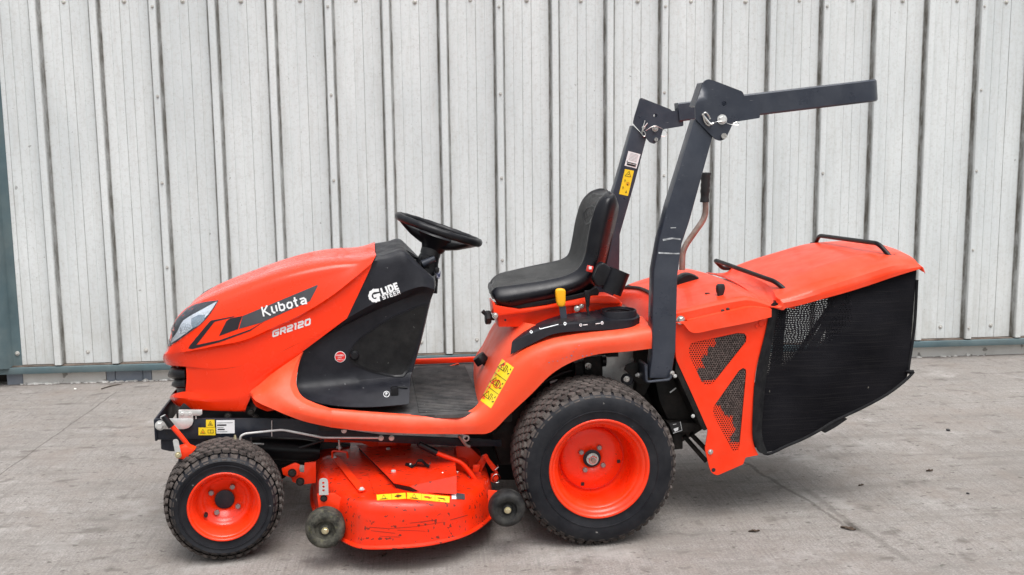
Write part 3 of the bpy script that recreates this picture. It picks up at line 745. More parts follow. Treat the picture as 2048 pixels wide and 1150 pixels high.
m, nt, b = new_mat('clear lens'); b.inputs['Transmission Weight'].default_value = 1; b.inputs['Roughness'].default_value = .03; b.inputs['IOR'].default_value = 1.25; b.inputs['Base Color'].default_value = (.95, .97, 1, 1); M['glass'] = m
HC3 = caster(HB, .0045)
stick('lens', [lens], HC3, M['glass'], hl, 6, thick=.0015)
dup_l = dup(hl, hood)
for o in [dup_l]+list(dup_l.children):
    o.data = o.data.copy()
    for v in o.data.vertices: v.co.y = 1-v.co.y
    o.data.flip_normals()
# stripes
HCd = caster(HB, .0012)
stick('stripe', [[(377,697),(379,692),(417,646),(422,641),(470,632),(466,634.5),(431,643),(428,645),(395,687),(393,690),(440,680),(500,659),(528,643),(500,662),(440,684),(385,698)]], HCd, M['ink2'], hood, 6)
stick('stripe', [[(438,672),(453,642),(461,636.5),(485,632),(480,644),(476,658)]], HCd, M['ink2'], hood, 6)
stick('stripe', [[(485.5,632),(478,657.8),(477,658),(523,645),(620,602),(636,571),(634,570)]], HCd, M['charcoal'], hood, 6)
HCt = caster(HB, .0026)
KA = [(17, 19), (12.5, 15.5), (13, 16), (13, 16.5), (8.5, 12), (13, 15)]
stick('lettering', strokes('Kubota', (526.5, 633.5), 20, KA, 16.6, 3.3, .06), HCt, M['decalW'], hood, 6, union=True)
stick('lettering', strokes('GR2120', (545, 675), 13.2, [(14.2, 16.2), (12.6, 14.6), (12.6, 14.8), (6.2, 8), (12.6, 14.6), (12.6, 14)], 18.6, 3.3, .3), HCd, M['decalW'], hood, 6, union=True)

# ------------------------------------------------------------------ console between hood and steering wheel
Cw = [
 [(752,508,.5),(780,501,.5),(805,497,.5),(822,513,.5),(840,532,.5),(862,551,.5)],
 [(750,511,.28),(780,506,.28),(806,500,.28),(826,516,.29),(846,536,.29),(866,554,.29)],
 [(746,522,.246),(776,518,.246),(806,512,.246),(828,528,.25),(848,545,.252),(868,563,.26)],
 [(720,582,.24),(758,566,.236),(800,552,.236),(826,556,.238),(848,562,.242),(868.5,572,.255)],
 [(692,638,.238),(740,611,.232),(790,591,.23),(826,577,.23),(848,573,.235),(869,579,.252)],
 [(664,663,.25),(718,635,.253),(768,612,.256),(812,595,.258),(842,585,.26),(866,589,.262)],
 [(606,703,.25),(664,670,.262),(718,644,.266),(768,622,.267),(814,607,.268),(858,609,.27)],
 [(596,745,.25),(640,735,.262),(690,722,.268),(740,715,.27),(790,705,.27),(840,686,.272)],
 [(593,772,.24),(640,768,.25),(690,763,.258),(740,758,.262),(783,753,.264),(824,744,.266)],
 [(598,785,.215),(640,790,.205),(690,785,.205),(740,779,.207),(785,773,.21),(820,768,.215)],
 [(606,794,.17),(640,806,.145),(690,813,.138),(740,814,.138),(785,811,.14),(818,808,.142)],
]
bm = bmesh.new(); RC = resample(rows_px(Cw), 5, 3, sharp=(2, 4, 5, 9)); V = grid(bm, RC)
# back wall of the console, across to the far side
back = [v[-1].co.copy() for v in V]
grid(bm, [[p, Vector((p.x+.012, .36, p.z)), Vector((p.x+.016, .5, p.z))] for p in back])
mirror(bm); con = finish('console', bm, M['black'], P, 30); solid(con, .003, -1)
CB = bvh_of(con); CC = caster(CB); CC1 = caster(CB, .004)
# perforated side screen with its raised edge, knob
scrn = [(855,545+0),(0,0)]
sc = [(854,609),(840,612),(790,632),(760,649),(722,676),(707,690),(701,704),(700,716),(706,727),(745,743),(790,753),(806,753),(815,741),(826,712),(838,676),(848,640)]
cen = Vector((778, 690)); rimo = [tuple(cen+(Vector(p)-cen)*1.02) for p in sc]; rimi = [tuple(cen+(Vector(p)-cen)*.95) for p in sc]
M['screen'] = pm('fine black screen', (.011, .011, .012), .7, var=.2, vs=20, dust=((.07, .07, .065), .25, 10), specks=((.3, .3, .28), 50, .72, .4), bump=1, bs=900, spec=.2)
ss = stick('side_screen', [rimi], CC1, M['screen'], con, 9, thick=.001)
stick('screen_border', [rimo, rimi], caster(CB, .003), M['blacksmooth'], con, 9, thick=.003)
kc = CC1(709, 710)
bm = bmesh.new(); lathe(bm, [(.016, 0), (.016, -.006), (.012, -.0115), (0, -.013)], kc, 24); finish('screen_knob', bm, M['blacksmooth'], con)
# stickers and print
stick('round_sticker', [ring_loop(680.5, 713.5, 11.2, 24)], CC, M['decalW'], con, 5)
stick('round_sticker', [ring_loop(680.5, 713.5, 10, 24)], caster(CB, .0022), M['decalR'], con, 5)
bm = bmesh.new(); CCt = caster(CB, .0033)
for s_, x, y, z_ in (('PASSED', 672.5, 712, 3.3), ('SAFETY', 675.5, 716, 1.8), ('INSPECTION', 674, 720, 1.9)): text('', s_, CCt, None, None, (x, y), z_, 0, 0, .95, .01, 1, 0, bm=bm)
o = finish('sticker_lettering', bm, M['decalW'], con, None, recalc=False)
stick('lettering', strokes('Q', (741, 607.5), 26.5, [(24, 22)], 15, 6.3), CC, M['decalW'], con, 6, union=True)
stick('lettering', strokes('LIDE', (765, 590.5), 15, [(9, 9.9), (4, 5.2), (10.8, 11.8), (9, 10)], 20, 3.7), CC, M['decalW'], con, 6, union=True)
stick('lettering', strokes('STEER', (766, 599.5), 8.6, [(6.4, 7.8), (6.6, 7.8), (6.2, 7.6), (6.2, 7.6), (6.6, 7)], 19, 1.9), CC, M['decalW'], con, 6, union=True)
bm = bmesh.new(); text('', 'P', CC, None, None, (771, 791.5), 6.5, 4, 0, .9, .01, 1, 0, bm=bm); finish('lettering', bm, M['decalW'], con, None, recalc=False)
stick('parking_mark', [ring_loop(773, 788.5, 6.2, 20), ring_loop(773, 788.5, 5.2, 20)], CC, M['decalW'], con, 4)
# parking latch
bm = bmesh.new(); q = CC(789, 782); box(bm, q+Vector((0, -.008, 0)), (.026, .02, .034), .004, 2); finish('parking_latch', bm, M['blacksmooth'], con)
bm = bmesh.new(); a_, b_ = CC(782, 773), CC(815, 775); tube(bm, [a_+Vector((0, -.004, 0)), b_+Vector((0, -.004, 0))], .003, 8); finish('latch_slot', bm, M['ink'], con)
# instrument panel on the sloping top
bm = bmesh.new(); ip = [T(803, 502, .33), T(829, 524, .34), T(829, 524, .66), T(803, 502, .67)]
nn = Vector((.5, 0, .8)).normalized()
g = [bm.verts.new(p+nn*.004) for p in ip]; bm.faces.new(g); ext = bmesh.ops.extrude_face_region(bm, geom=bm.faces[:]); bmesh.ops.translate(bm, vec=-nn*.012, verts=[v for v in ext['geom'] if isinstance(v, bmesh.types.BMVert)])
ipn = finish('instrument_panel', bm, pm('dark glossy panel', (.05, .015, .015), .25, var=.3, vs=30, specks=((.6, .55, .5), 45, .66, .8)), con)
bm = bmesh.new(); lathe(bm, [(.030, 0), (.036, 0), (.036, -.008), (.030, -.010), (.028, -.004), (0, -.004)], (0, 0, 0), 24)
gg = finish('gauge', bm, M['blacksmooth'], ipn); gM = Matrix.Translation((ip[0]+ip[1]+ip[2]+ip[3])/4+nn*.006) @ Vector((0, -1, 0)).rotation_difference(nn).to_matrix().to_4x4(); gg.matrix_local = gM
bm = bmesh.new(); lathe(bm, [(.027, -.0045), (0, -.0046)], (0, 0, 0), 24); g2 = finish('gauge_face', bm, M['decalW'], ipn); g2.matrix_local = gM
# ------------------------------------------------------------------ steering column and wheel
Yc = .5
bm = bmesh.new(); top = T(862, 497, Yc); bot = T(849, 556, Yc)
ax = (T(876, 470, Yc)-T(846, 560, Yc)).normalized(); a2 = Vector((0, 1, 0)); a1 = a2.cross(ax).normalized()
def ringr(c, wx, wy, n=16, p=.7): return [c+a1*wx*math.copysign(abs(math.cos(t))**p, math.cos(t))+a2*wy*math.copysign(abs(math.sin(t))**p, math.sin(t)) for t in [2*math.pi*i/n for i in range(n)]]
cc = lambda x, y: T(x, y, Yc)
V = grid(bm, [ringr(cc(843, 575), .062, .07), ringr(cc(848, 548), .056, .062), ringr(cc(856, 522), .040, .05), ringr(cc(861, 508), .035, .045)], True); bm.faces.new(V[-1]); finish('steering_column', bm, M['blacksmooth'], P, 50)
bm = bmesh.new(); V = grid(bm, [ringr(cc(860, 510), .038, .048, 20, 1), ringr(cc(863, 499), .038, .046, 20, 1), ringr(cc(867, 490), .034, .04, 20, 1)], True); bm.faces.new(V[-1]); bm.faces.new(V[0][::-1]); finish('column_collar', bm, M['ink'], P, 50)
bm = bmesh.new(); tube(bm, [T(845, 528, .44), T(870, 517, .44)], [.0135, .0115], 14); o = finish('wiper_stalk', bm, M['steel'], P)
bm = bmesh.new(); box(bm, T(850, 525, .455), (.03, .02, .05), .004); finish('stalk_mount', bm, M['blacksmooth'], o)
bm = bmesh.new(); tube(bm, [T(866, 533, .46), T(871, 536, .46), T(879, 540, .46)], .004, 8); ky = finish('ignition_key', bm, M['bright'], P)
bm = bmesh.new(); q = T(876, 549, .46); box(bm, q, (.018, .006, .03), .002, rot=Matrix.Rotation(R(8), 3, 'Y')); finish('key_fob', bm, pm('printed key fob', (.5, .52, .6), .4, specks=((.02, .03, .1), 130, .5, .9)), ky)
bm = bmesh.new(); box(bm, T(873, 540, .46), (.02, .012, .02), .004, rot=Matrix.Rotation(R(8), 3, 'Y')); finish('key_head', bm, M['ink'], ky)
swc = (T(796, 430, Yc)+T(958, 487, Yc))/2+Vector((0, 0, .0))
d1 = (T(958, 484, Yc)-T(796, 430, Yc)); RS = d1.length/2+.0; d1.normalize(); nrm = Vector((-d1.z, 0, d1.x)); nrm = nrm if nrm.z > 0 else -nrm
bm = bmesh.new(); nn_ = 64; kk = 14; rg = []
for i in range(nn_):
    t = 2*math.pi*i/nn_; c_ = swc+d1*RS*math.cos(t)+Vector((0, 1, 0))*RS*math.sin(t); o_ = (c_-swc).normalized()
    rr_ = .0125+.0006*math.cos(18*t); rg.append([c_+o_*rr_*math.cos(a)*.95+nrm*rr_*math.sin(a)*1.12 for a in [2*math.pi*j/kk for j in range(kk)]])
grid(bm, rg+[rg[0]], True); bmesh.ops.remove_doubles(bm, verts=bm.verts, dist=1e-5); sw = finish('steering_wheel', bm, M['blacksmooth'], P, 60)
hubc = T(872, 478, Yc)
for ang in (180, 25, -25):
    t = R(ang); e_ = swc+d1*RS*math.cos(t)*.97+Vector((0, 1, 0))*RS*math.sin(t)*.97-nrm*.006; o_ = (e_-hubc); side = nrm.cross(o_).normalized(); bm = bmesh.new()
    rws = []
    for k, (f, wd, dp) in enumerate(((.10, .045, .036), (.35, .046, .028), (.62, .044, .02), (.85, .046, .012), (1, .055, .007))):
        p = hubc+o_*f-nrm*.012*math.sin(math.pi*f); rws.append([p+side*wd*cx+nrm*dp*cz for cx, cz in ((-1, 0), (-.8, .8), (0, 1), (.8, .8), (1, 0), (.8, -.8), (0, -1), (-.8, -.8))])
    V = grid(bm, rws, True); finish('spoke', bm, M['blacksmooth'], sw, 60)
bm = bmesh.new(); mm = Matrix.Translation(hubc) @ Vector((0, -1, 0)).rotation_difference(nrm).to_matrix().to_4x4()
lathe(bm, [(0, .045), (.04, .045), (.046, .03), (.072, .008), (.085, -.012), (.078, -.022), (.04, -.03), (0, -.032)], (0, 0, 0), 28, M=mm); finish('hub', bm, M['blacksmooth'], sw, 50)
V_ = Vector
# ------------------------------------------------------------------ sill, fender, foot plate
Bw = [
 [(663,854,.14),(718,860,.14),(775,863.5,.14),(830,866,.14),(890,866.5,.14),(945,866,.14),(980,863,.14),(1018,829,.14),(1063,787,.14),(1102,748,.14),(1146,722,.14),(1198,707,.14),(1250,702,.14),(1303,696,.14)],
 [(663,855,.112),(718,861,.108),(775,865,.106),(830,867.5,.105),(890,868,.105),(945,868,.105),(982,864,.105),(1018,830,.105),(1063,788,.105),(1102,749,.105),(1146,723,.105),(1198,708,.105),(1250,703.5,.105),(1304,697,.105)],
 [(663,838,.100),(718,843,.098),(775,847,.097),(830,849.5,.097),(890,850,.097),(937,848,.097),(968,838,.098),(1001,805,.1),(1038,765,.1),(1080,722,.1),(1135,698,.1),(1190,687,.1),(1250,680,.1),(1305,671,.1)],
 [(663,821,.112),(718,826,.11),(775,830,.11),(830,833,.11),(886,833.5,.11),(927,830,.112),(957,820,.115),(986,790,.118),(1012,748,.118),(1048,712,.118),(1103,686,.12),(1175,673,.12),(1245,665,.12),(1302,655,.12)],
 [(663,816.5,.128),(718,821.5,.128),(775,825.5,.128),(830,829,.128),(885,829.5,.128),(921,826.5,.13),(950,814,.14),(974,780,.155),(1001,734,.17),(1038,700,.175),(1094,677,.18),(1163,663,.18),(1237,655,.18),(1294,644,.19)],
]
bm = bmesh.new(); RB = resample(rows_px(Bw), 4, 4, sharp=(1, 4)); VB = grid(bm, RB)
FLZ = .457
# pedestal front below the seat, continuing from the fender's inner edge to the centre
def pq(X, Y, Z):
    return Vector((X, Y, Z))
ped_near = [T(950,814,.14), T(974,780,.155), T(1001,734,.17), T(1038,700,.175), T(1060,668,.21)]
ped = [[T(963,823,.14), T(972,800,.15), T(990,765,.165), T(1012,728,.175), T(1045,680,.2), T(1075,650,.24)],
       [T(957,806,.24), T(966,782,.25), T(982,746,.26), T(1002,708,.27), T(1027,672,.28), T(1050,645,.29)],
       [T(952,788,.36), T(958,765,.37), T(972,730,.38), T(990,694,.38), T(1012,662,.38), T(1030,640,.38)],
       [T(948,762,.55), T(952,745,.55), T(964,716,.55), T(978,685,.55), T(994,655,.54), T(1012,634,.52)],
       [T(947,745,.72), T(951,730,.72), T(962,705,.70), T(975,680,.68), T(990,652,.64), T(1008,632,.6)],
       [T(948,727,.88), T(951,715,.88), T(960,700,.86), T(972,676,.82), T(986,650,.78), T(1004,630,.7)]]
bm2 = bm; grid(bm, resample(ped, 4, 4))
# fender top deck, behind the console panel, and its closed rear end
grid(bm, rows_px([[(1038,700,.175),(1094,677,.18),(1163,663,.18),(1237,655,.18),(1294,644,.19)], [(1060,660,.3),(1107,640,.3),(1170,630,.3),(1235,630,.3),(1284,632,.3)]]))
endc = [T(1303,696,.14), T(1304,697,.105), T(1305,671,.1), T(1302,655,.12), T(1294,644,.19), T(1284,632,.3)]
grid(bm, [endc, [Vector((p.x+.002, p.y+.04, p.z-.02)) for p in endc]])
fen = finish('body_panel', bm, M['plastic'], P, 30); solid(fen, .003, -1)
# a plainer twin on the far side
bm = bmesh.new(); grid(bm, resample([[Vector((p.x, 1-p.y, p.z)) for p in r_] for r_ in rows_px([r_[:7] for r_ in Bw])], 3, 3))
ff = [[T(948,727,.88), T(955,706,.88), T(972,680,.87), T(990,655,.85)], [T(948,727,.9), T(957,706,.9), T(975,684,.9), T(995,662,.9)], [T(965,735,.9), T(985,712,.9), T(1010,690,.9), T(1060,668,.9)]]
grid(bm, resample(ff, 3, 3)); o = finish('body_panel', bm, M['plastic'], P, 30); solid(o, .003, -1)
FB = bvh_of(fen); FC = caster(FB); FC2 = caster(FB, .0022)
# front quarter panel wrapping the console foot
Qw = [
 [(607,704,.245),(599,724,.225),(594,748,.205),(593,770,.185),(604,792,.155),(630,806,.135),(663,817,.125)],
 [(605,704,.236),(592,728,.213),(583,752,.19),(581,774,.165),(594,797,.135),(623,813,.115),(663,822,.108)],
 [(604,704,.245),(575,735,.225),(554,762,.195),(545,786,.16),(575,810,.125),(616,828,.105),(663,839,.098)],
 [(603,704,.25),(557,741,.24),(527,769,.225),(506,796,.19),(550,820,.137),(606,842,.117),(663,855,.11)],
 [(590,698,.28),(545,736,.28),(516,766,.27),(500,790,.25),(552,819,.19),(606,840,.16),(663,854,.14)],
]
bm = bmesh.new(); grid(bm, resample(rows_px(Qw), 4, 3, sharp=(1, 3))); o = finish('front_quarter_panel', bm, M['plastic'], P, 32); solid(o, .0025, -1); flip_copy(o, P)
bm = bmesh.new(); grid(bm, resample([[T(503,794,.235), T(512,812,.23), T(535,822,.23)], [T(522,790,.25), T(540,806,.25), T(560,818,.25)]], 3, 2)); o = finish('quarter_gusset', bm, M['orange'], P); solid(o, .003)
bm = bmesh.new(); q0 = [T(663.5, 818, .1), T(663.5, 854, .1)]
# floor
flr = [TZ(600,795,FLZ), TZ(663,817,FLZ), TZ(747,826,FLZ), TZ(830,830,FLZ), TZ(915,829,FLZ), TZ(962,822,FLZ), TZ(949,760,FLZ), TZ(949,724,FLZ), TZ(824,728,FLZ), TZ(700,735,FLZ), TZ(640,760,FLZ)]
bm = bmesh.new(); prism_v = [bm.verts.new((p.x, p.y, FLZ)) for p in flr]; bm.faces.new(prism_v)
e_ = bmesh.ops.extrude_face_region(bm, geom=bm.faces[:]); bmesh.ops.translate(bm, vec=(0, 0, -.012), verts=[v for v in e_['geom'] if isinstance(v, bmesh.types.BMVert)])
fl = finish('foot_mat', bm, M['mat'], P, 20)
bm = bmesh.new(); xa, xb = -.60, -.365
for k in range(34):
    y = .145+k*.0215
    if y > .86: break
    xr_ = xb-(.012 if y < .3 else 0)+.0*k; box(bm, ((xa+xr_)/2+.004, y, FLZ+.0018), (xr_-xa-.01, .009, .0042), .0012, 1)
finish('grip_ribs', bm, M['mat'], fl, 20, kind='stuff')
bm = bmesh.new(); box(bm, (-.44, .905, .474), (.62, .02, .022), .004, 2); finish('floor_edge', bm, M['orange'], P)
# foot plate underside
bm = bmesh.new(); box(bm, (-.6, .5, .425), (.66, .72, .03), .004); finish('underfloor', bm, M['grime'], P)
# long yellow warning sticker and its pictograms
def quad(a, b_, c_, d_, f): return (a[0]*(1-f[0])*(1-f[1])+b_[0]*f[0]*(1-f[1])+c_[0]*f[0]*f[1]+d_[0]*(1-f[0])*f[1], a[1]*(1-f[0])*(1-f[1])+b_[1]*f[0]*(1-f[1])+c_[1]*f[0]*f[1]+d_[1]*(1-f[0])*f[1])
def picto(parent, cast, Q, items):
    """marks inside a sticker; Q corner px (tl,tr,br,bl); items in unit coordinates"""
    bm_k = {}
    for it in items:
        k, mt = it[0], it[1]
        if k == 'line': L_ = [[quad(*Q, p) for p in line2(it[2], it[3], it[4], Q)]]
        elif k == 'poly': L_ = [[quad(*Q, p) for p in it[2]]]
        elif k == 'tri':
            x, y, r_ = it[2:5]; a_ = aspect(Q)
            o_ = [(x, y-r_), (x+r_*.95/a_, y+r_*.75), (x-r_*.95/a_, y+r_*.75)]; c_ = (x, y+r_*.16); i_ = [(c_[0]+(p[0]-c_[0])*.8, c_[1]+(p[1]-c_[1])*.78) for p in o_]
            L_ = [[quad(*Q, p) for p in o_], [quad(*Q, p) for p in i_]]
        elif k == 'ring':
            x, y, r_ = it[2:5]; a_ = aspect(Q)
            L_ = [[quad(*Q, (x+r_*f*math.cos(t)/a_, y+r_*f*math.sin(t))) for t in [2*math.pi*j/16 for j in range(16)]] for f in (1, .8)]
        stick('print_mark', L_, cast, M[mt], parent, 4, thick=0)
def aspect(Q): return math.dist(Q[0], Q[1])/math.dist(Q[0], Q[3])
def line2(a, b_, w_, Q):
    a_ = aspect(Q); d = Vector(((b_[0]-a[0])*a_, b_[1]-a[1])); d.normalize(); n = Vector((-d.y/a_, d.x))*w_/2
    return [(a[0]+n.x, a[1]+n.y), (b_[0]+n.x, b_[1]+n.y), (b_[0]-n.x, b_[1]-n.y), (a[0]-n.x, a[1]-n.y)]
def sticker(parent, cast, cast2, Q, items, m='decalY', step=6, name='warning_sticker'):
    s_ = stick(name, [list(Q)], cast, M[m], parent, step); picto(s_, cast2, Q, items); return s_
QY = [(1004.5,718), (1028,735), (982,817), (961,801)]
def cell(y0): return [('tri', 'ink', .27, y0+.13, .09), ('line', 'ink', (.2, y0+.15), (.34, y0+.15), .012), ('line', 'ink', (.5, y0+.06), (.62, y0+.06), .012), ('line', 'ink', (.5, y0+.06), (.5, y0+.2), .012), ('line', 'ink', (.62, y0+.06), (.62, y0+.2), .012), ('line', 'ink', (.72, y0+.1), (.77, y0+.17), .01), ('poly', 'ink', [(.84, y0+.05), (.9, y0+.06), (.89, y0+.1), (.83, y0+.09)]), ('line', 'ink', (.82, y0+.2), (.93, y0+.16), .02)]
sticker(fen, FC, FC2, QY, [('line', 'ink', (0, .33), (1, .33), .01), ('line', 'ink', (0, .66), (1, .66), .01)]+cell(0)+cell(.35)+cell(.68)+[('ring', 'decalR', .53, .5, .09), ('line', 'decalR', (.46, .44), (.6, .56), .015)])
# scuffs on the fender arch
M['nick'] = pm('bare nick in the plastic', (.35, .2, .28), .6, var=.5, vs=200)
for x, y, r_ in ((1143,711,1.6),(1147,703,.8),(1152,697,.9),(1158,691,.8),(1115,722,1),(1125,717,.8),(1133,714,.9),(1165,712,1.4),(1173,711,1.2),(1183,707.5,1.2),(1098,725,1.1),(1106,722,.8),(1141,717,1)):
    stick('nick', [[(x+r_*1.3*math.cos(t)*random.uniform(.7, 1.3), y+r_*math.sin(t)*random.uniform(.7, 1.3)) for t in [2*math.pi*i/7 for i in range(7)]]], FC, M['nick'], fen, 4, thick=0)
# park-brake knob on the pedestal
bm = bmesh.new(); rt = Matrix.Rotation(R(42), 3, 'Y'); q = T(961, 718, .42); tube(bm, [T(979, 738, .42), T(966, 722, .42)], .009, 12); kb = finish('cutting_height_knob', bm, M['blacksmooth'], P)
bm = bmesh.new(); g0 = bmesh.ops.create_cone(bm, cap_ends=True, segments=6, radius1=.030, radius2=.027, depth=.03)
bmesh.ops.transform(bm, matrix=Matrix.Translation(q) @ Vector((0, 0, 1)).rotation_difference((T(961, 716, .42)-T(979, 738, .42)).normalized()).to_matrix().to_4x4(), verts=bm.verts); bev(bm, .004, 2); finish('knob_head', bm, M['blacksmooth'], kb)

# ------------------------------------------------------------------ lever console on the fender
Kw = [
 [(1021,709,.155),(1063,688,.155),(1107,668,.155),(1160,662,.155),(1224,659,.155),(1262,656,.16),(1278,652,.19)],
 [(1024,684,.165),(1063,667,.16),(1107,653,.16),(1160,647,.158),(1224,642,.158),(1262,640,.162),(1280,634,.19)],
 [(1027,680,.175),(1064,662,.17),(1108,649,.168),(1160,643,.168),(1224,639,.168),(1260,636,.172),(1277,630,.2)],
 [(1033,675,.2),(1068,655,.2),(1110,642,.2),(1160,636,.2),(1220,631,.2),(1255,628,.205),(1272,624,.22)],
 [(1044,666,.24),(1074,649,.24),(1113,636,.24),(1162,629,.24),(1216,625,.24),(1246,622,.25),(1264,618,.26)],
 [(1055,657,.27),(1080,644,.27),(1118,631,.27),(1163,624,.27),(1190,621,.275),(1210,616,.28),(1240,612,.3)],
]
bm = bmesh.new(); grid(bm, resample(rows_px(Kw), 4, 3, sharp=(1, 2))); lc = finish('lever_console', bm, M['black'], P, 35); solid(lc, .003, -1)
LB = bvh_of(lc); LC = caster(LB, .001)
# cup holder sunk in its rear end
cc_ = LC(1237, 626) or T(1237, 626, .22)
def cupr(s_, z): return [Vector((cc_.x+.056*s_*math.copysign(abs(math.cos(t))**.8, math.cos(t)), cc_.y+.052*s_*math.copysign(abs(math.sin(t))**.8, math.sin(t)), z)) for t in [2*math.pi*i/32 for i in range(32)]]
bmc = bmesh.new(); bmc.from_mesh(lc.data)
bmesh.ops.subdivide_edges(bmc, edges=bmc.edges[:], cuts=2, use_grid_fill=True)
dead = [f for f in bmc.faces if ((f.calc_center_median().x-cc_.x)/.054)**2+((f.calc_center_median().y-cc_.y)/.05)**2 < 1]
bmesh.ops.delete(bmc, geom=dead, context='FACES'); bmc.to_mesh(lc.data); bmc.free()
zc_ = cc_.z+.012
bm = bmesh.new(); V = grid(bm, [cupr(1.16, zc_-.035), cupr(1.12, zc_-.004), cupr(1.09, zc_), cupr(1.03, zc_), cupr(1.0, zc_-.004), cupr(.95, zc_-.07)], True); bm.faces.new(V[-1][::-1])
finish('cup_holder', bm, M['black'], lc, 40)
# gates round the levers, print
stick('lever_slot', [[(1098,650),(1108,641),(1140,634),(1150,637),(1146,643),(1112,650)]], LC, M['ink'], lc, 6, thick=0)
stick('lever_slot', [[(1153,643),(1158,636),(1180,633),(1190,634),(1194,638),(1188,643),(1160,646)]], LC, M['ink'], lc, 6, thick=0)
bm = bmesh.new()
stick('print_line', [line_loop((1080,658.5), (1117,649), 1.5)], LC, M['decalW'], lc, 5, thick=0); stick('print_line', [line_loop((1080,658.5), (1079,656), 1.5)], LC, M['decalW'], lc, 5, thick=0)
for x, y in ((1062.5, 664), (1130, 647.5), (1161.5, 650), (1204, 646)): stick('print_icon', [ring_loop(x, y, 3, 10), ring_loop(x, y, 1.6, 8)], LC, M['decalW'], lc, 3, thick=0)
for a_, b_ in (((1166, 650), (1175, 649)), ((1191, 647.5), (1200, 646.5))): stick('print_line', [line_loop(a_, b_, 1.6)], LC, M['decalW'], lc, 4, thick=0)
# levers
bm = bmesh.new(); prism(bm, xz([(1118,612),(1131,612),(1134.5,642),(1122,645)], .22), .217, .223); yl = finish('speed_lever', bm, M['steel'], P)
def knob(px, wid, Yc_, thick, m, parent):
    bm = bmesh.new(); V = []
    for (xl, xr_, y) in px:
        a_, b_ = T(xl, y, Yc_), T(xr_, y, Yc_); c_ = (a_+b_)/2; hw = (b_-a_).length/2
        V.append([c_+Vector((hw*math.copysign(abs(math.cos(t))**.6, math.cos(t)), thick*(hw/.02)**.3*math.copysign(abs(math.sin(t))**.6, math.sin(t)), 0)) for t in [2*math.pi*i/16 for i in range(16)]])
    W_ = grid(bm, V, True); bm.faces.new(W_[0]); bm.faces.new(W_[-1][::-1]); return finish('lever_grip', bm, m, parent, 50)
knob([(1116,1124,577),(1112,1129,578.5),(1110.5,1131,582),(1111,1131,592),(1112,1131,602),(1114,1130,609),(1117,1128,612),(1119,1126,612.5)], 0, .22, .012, M['yellow'], yl)
bm = bmesh.new(); tube(bm, [T(1174, 611, .22), T(1177, 630, .22), T(1177.5, 646, .22)], .0048, 8); dl = finish('lift_control_lever', bm, M['ink'], P)
knob([(1170,1179,580.5),(1168.5,1180.5,582),(1169,1180.5,592),(1171,1179.5,602),(1172.5,1179,611),(1173,1178,613)], 0, .22, .008, M['blacksmooth'], dl)

# ------------------------------------------------------------------ seat base and seat
bm = prism_px([(990,618),(1050,613),(1100,606),(1183,600),(1246,606),(1240,622),(1190,620),(1184,640),(1120,645),(1057,654),(997,654),(996,634),(988,633)], .30, .40, .003); sb = finish('seat_base', bm, M['orange'], P)
bm = prism_px([(985,604),(988,604),(992,611),(1040,619),(1092,612),(1190,592),(1220,592),(1236,598),(1244,607),(1180,607),(1100,617),(1050,626),(988,633)], .27, .37, .003); finish('seat_pan_rail', bm, M['orange'], sb)
bm = bmesh.new(); box(bm, V_((T(1100, 622, .5).x, .53, T(1100, 630, .5).z)), (.34, .3, .05), .004); finish('seat_mount', bm, M['grime'], sb)
bolt(sb, T(990, 631, .269), .008, M['bright']); bolt(sb, T(1154, 617, .269), .008, M['bright']); bolt(sb, T(1163, 612, .269), .006, M['bright'])
bm = bmesh.new(); tube(bm, [T(1010.5, 640, .2995), T(1010.5, 640, .2985)], .004, 10); finish('rail_hole', bm, M['ink'], sb)
bm = prism_px([(1148,621),(1155,619),(1160,640),(1164,641),(1164,632),(1160,618),(1172,617),(1182,617),(1182,624),(1165,626),(1166,645),(1150,645)], .285, .30, .001); finish('slide_bracket', bm, M['orange'], sb)
bm = bmesh.new(); tube(bm, [T(989, 635, .36), T(976, 634, .36)], .011, 14); kn = finish('suspension_knob', bm, M['ink'], sb)
bm = bmesh.new(); k0 = T(976, 635, .36); n_ = 24; lathe(bm, [(0, -.011), (.02, -.011), (.024, -.006), (.024, .006), (.02, .011), (0, .011)], (0, 0, 0), n_)
for v in bm.verts:
    a_ = math.atan2(v.co.z, v.co.x); r_ = math.hypot(v.co.x, v.co.z)
    if r_ > .015: v.co.x *= 1+.06*math.cos(8*a_); v.co.z *= 1+.06*math.cos(8*a_)
bmesh.ops.transform(bm, matrix=Matrix.Translation(k0) @ Matrix.Rotation(R(90), 4, 'Z'), verts=bm.verts); finish('knob_wheel', bm, M['ink'], kn)
bm = bmesh.new(); tube(bm, [T(974, 631, .36), T(965, 622, .36)], [.007, .008], 10); finish('knob_crank', bm, M['ink'], kn)
# seat: near and far crests, seam and bulge read off the survey, hollow modelled between them
SC_ = [((990,594),(990,578),(996,601),(991,598)),((986,584),(986,562),(997,609),(989,599)),((992,578),(999,550),(1003,613),(993,598)),((1010,575),(1025,543),(1020,615),(1014,597)),((1050,570),(1062,535),(1058,607),(1054,590)),((1100,562),(1102,527),(1104,597),(1102,581)),
 ((1138,552),(1127,520),(1150,585),(1146,570)),((1161,536),(1141,506),(1183,566),(1174,552)),((1173,510),(1148,475),(1200,535),(1190,522)),((1180,470),(1154,440),(1214,480),(1200,475)),((1187,435),(1164,408),(1226,430),(1209,432)),((1197,408),(1179,391),(1232,402),(1216,402)),((1209,394),(1198,383),(1230,390),(1221,392)),((1219,388),(1210,382.5),(1226,387),(1223,388))]
tp = [.07,.03,.008]+[0]*8+[.008,.03,.075]; dep = [0,.006,.016,.024,.03,.034,.036,.036,.034,.03,.022,.012,.004,0]
cols_ = []
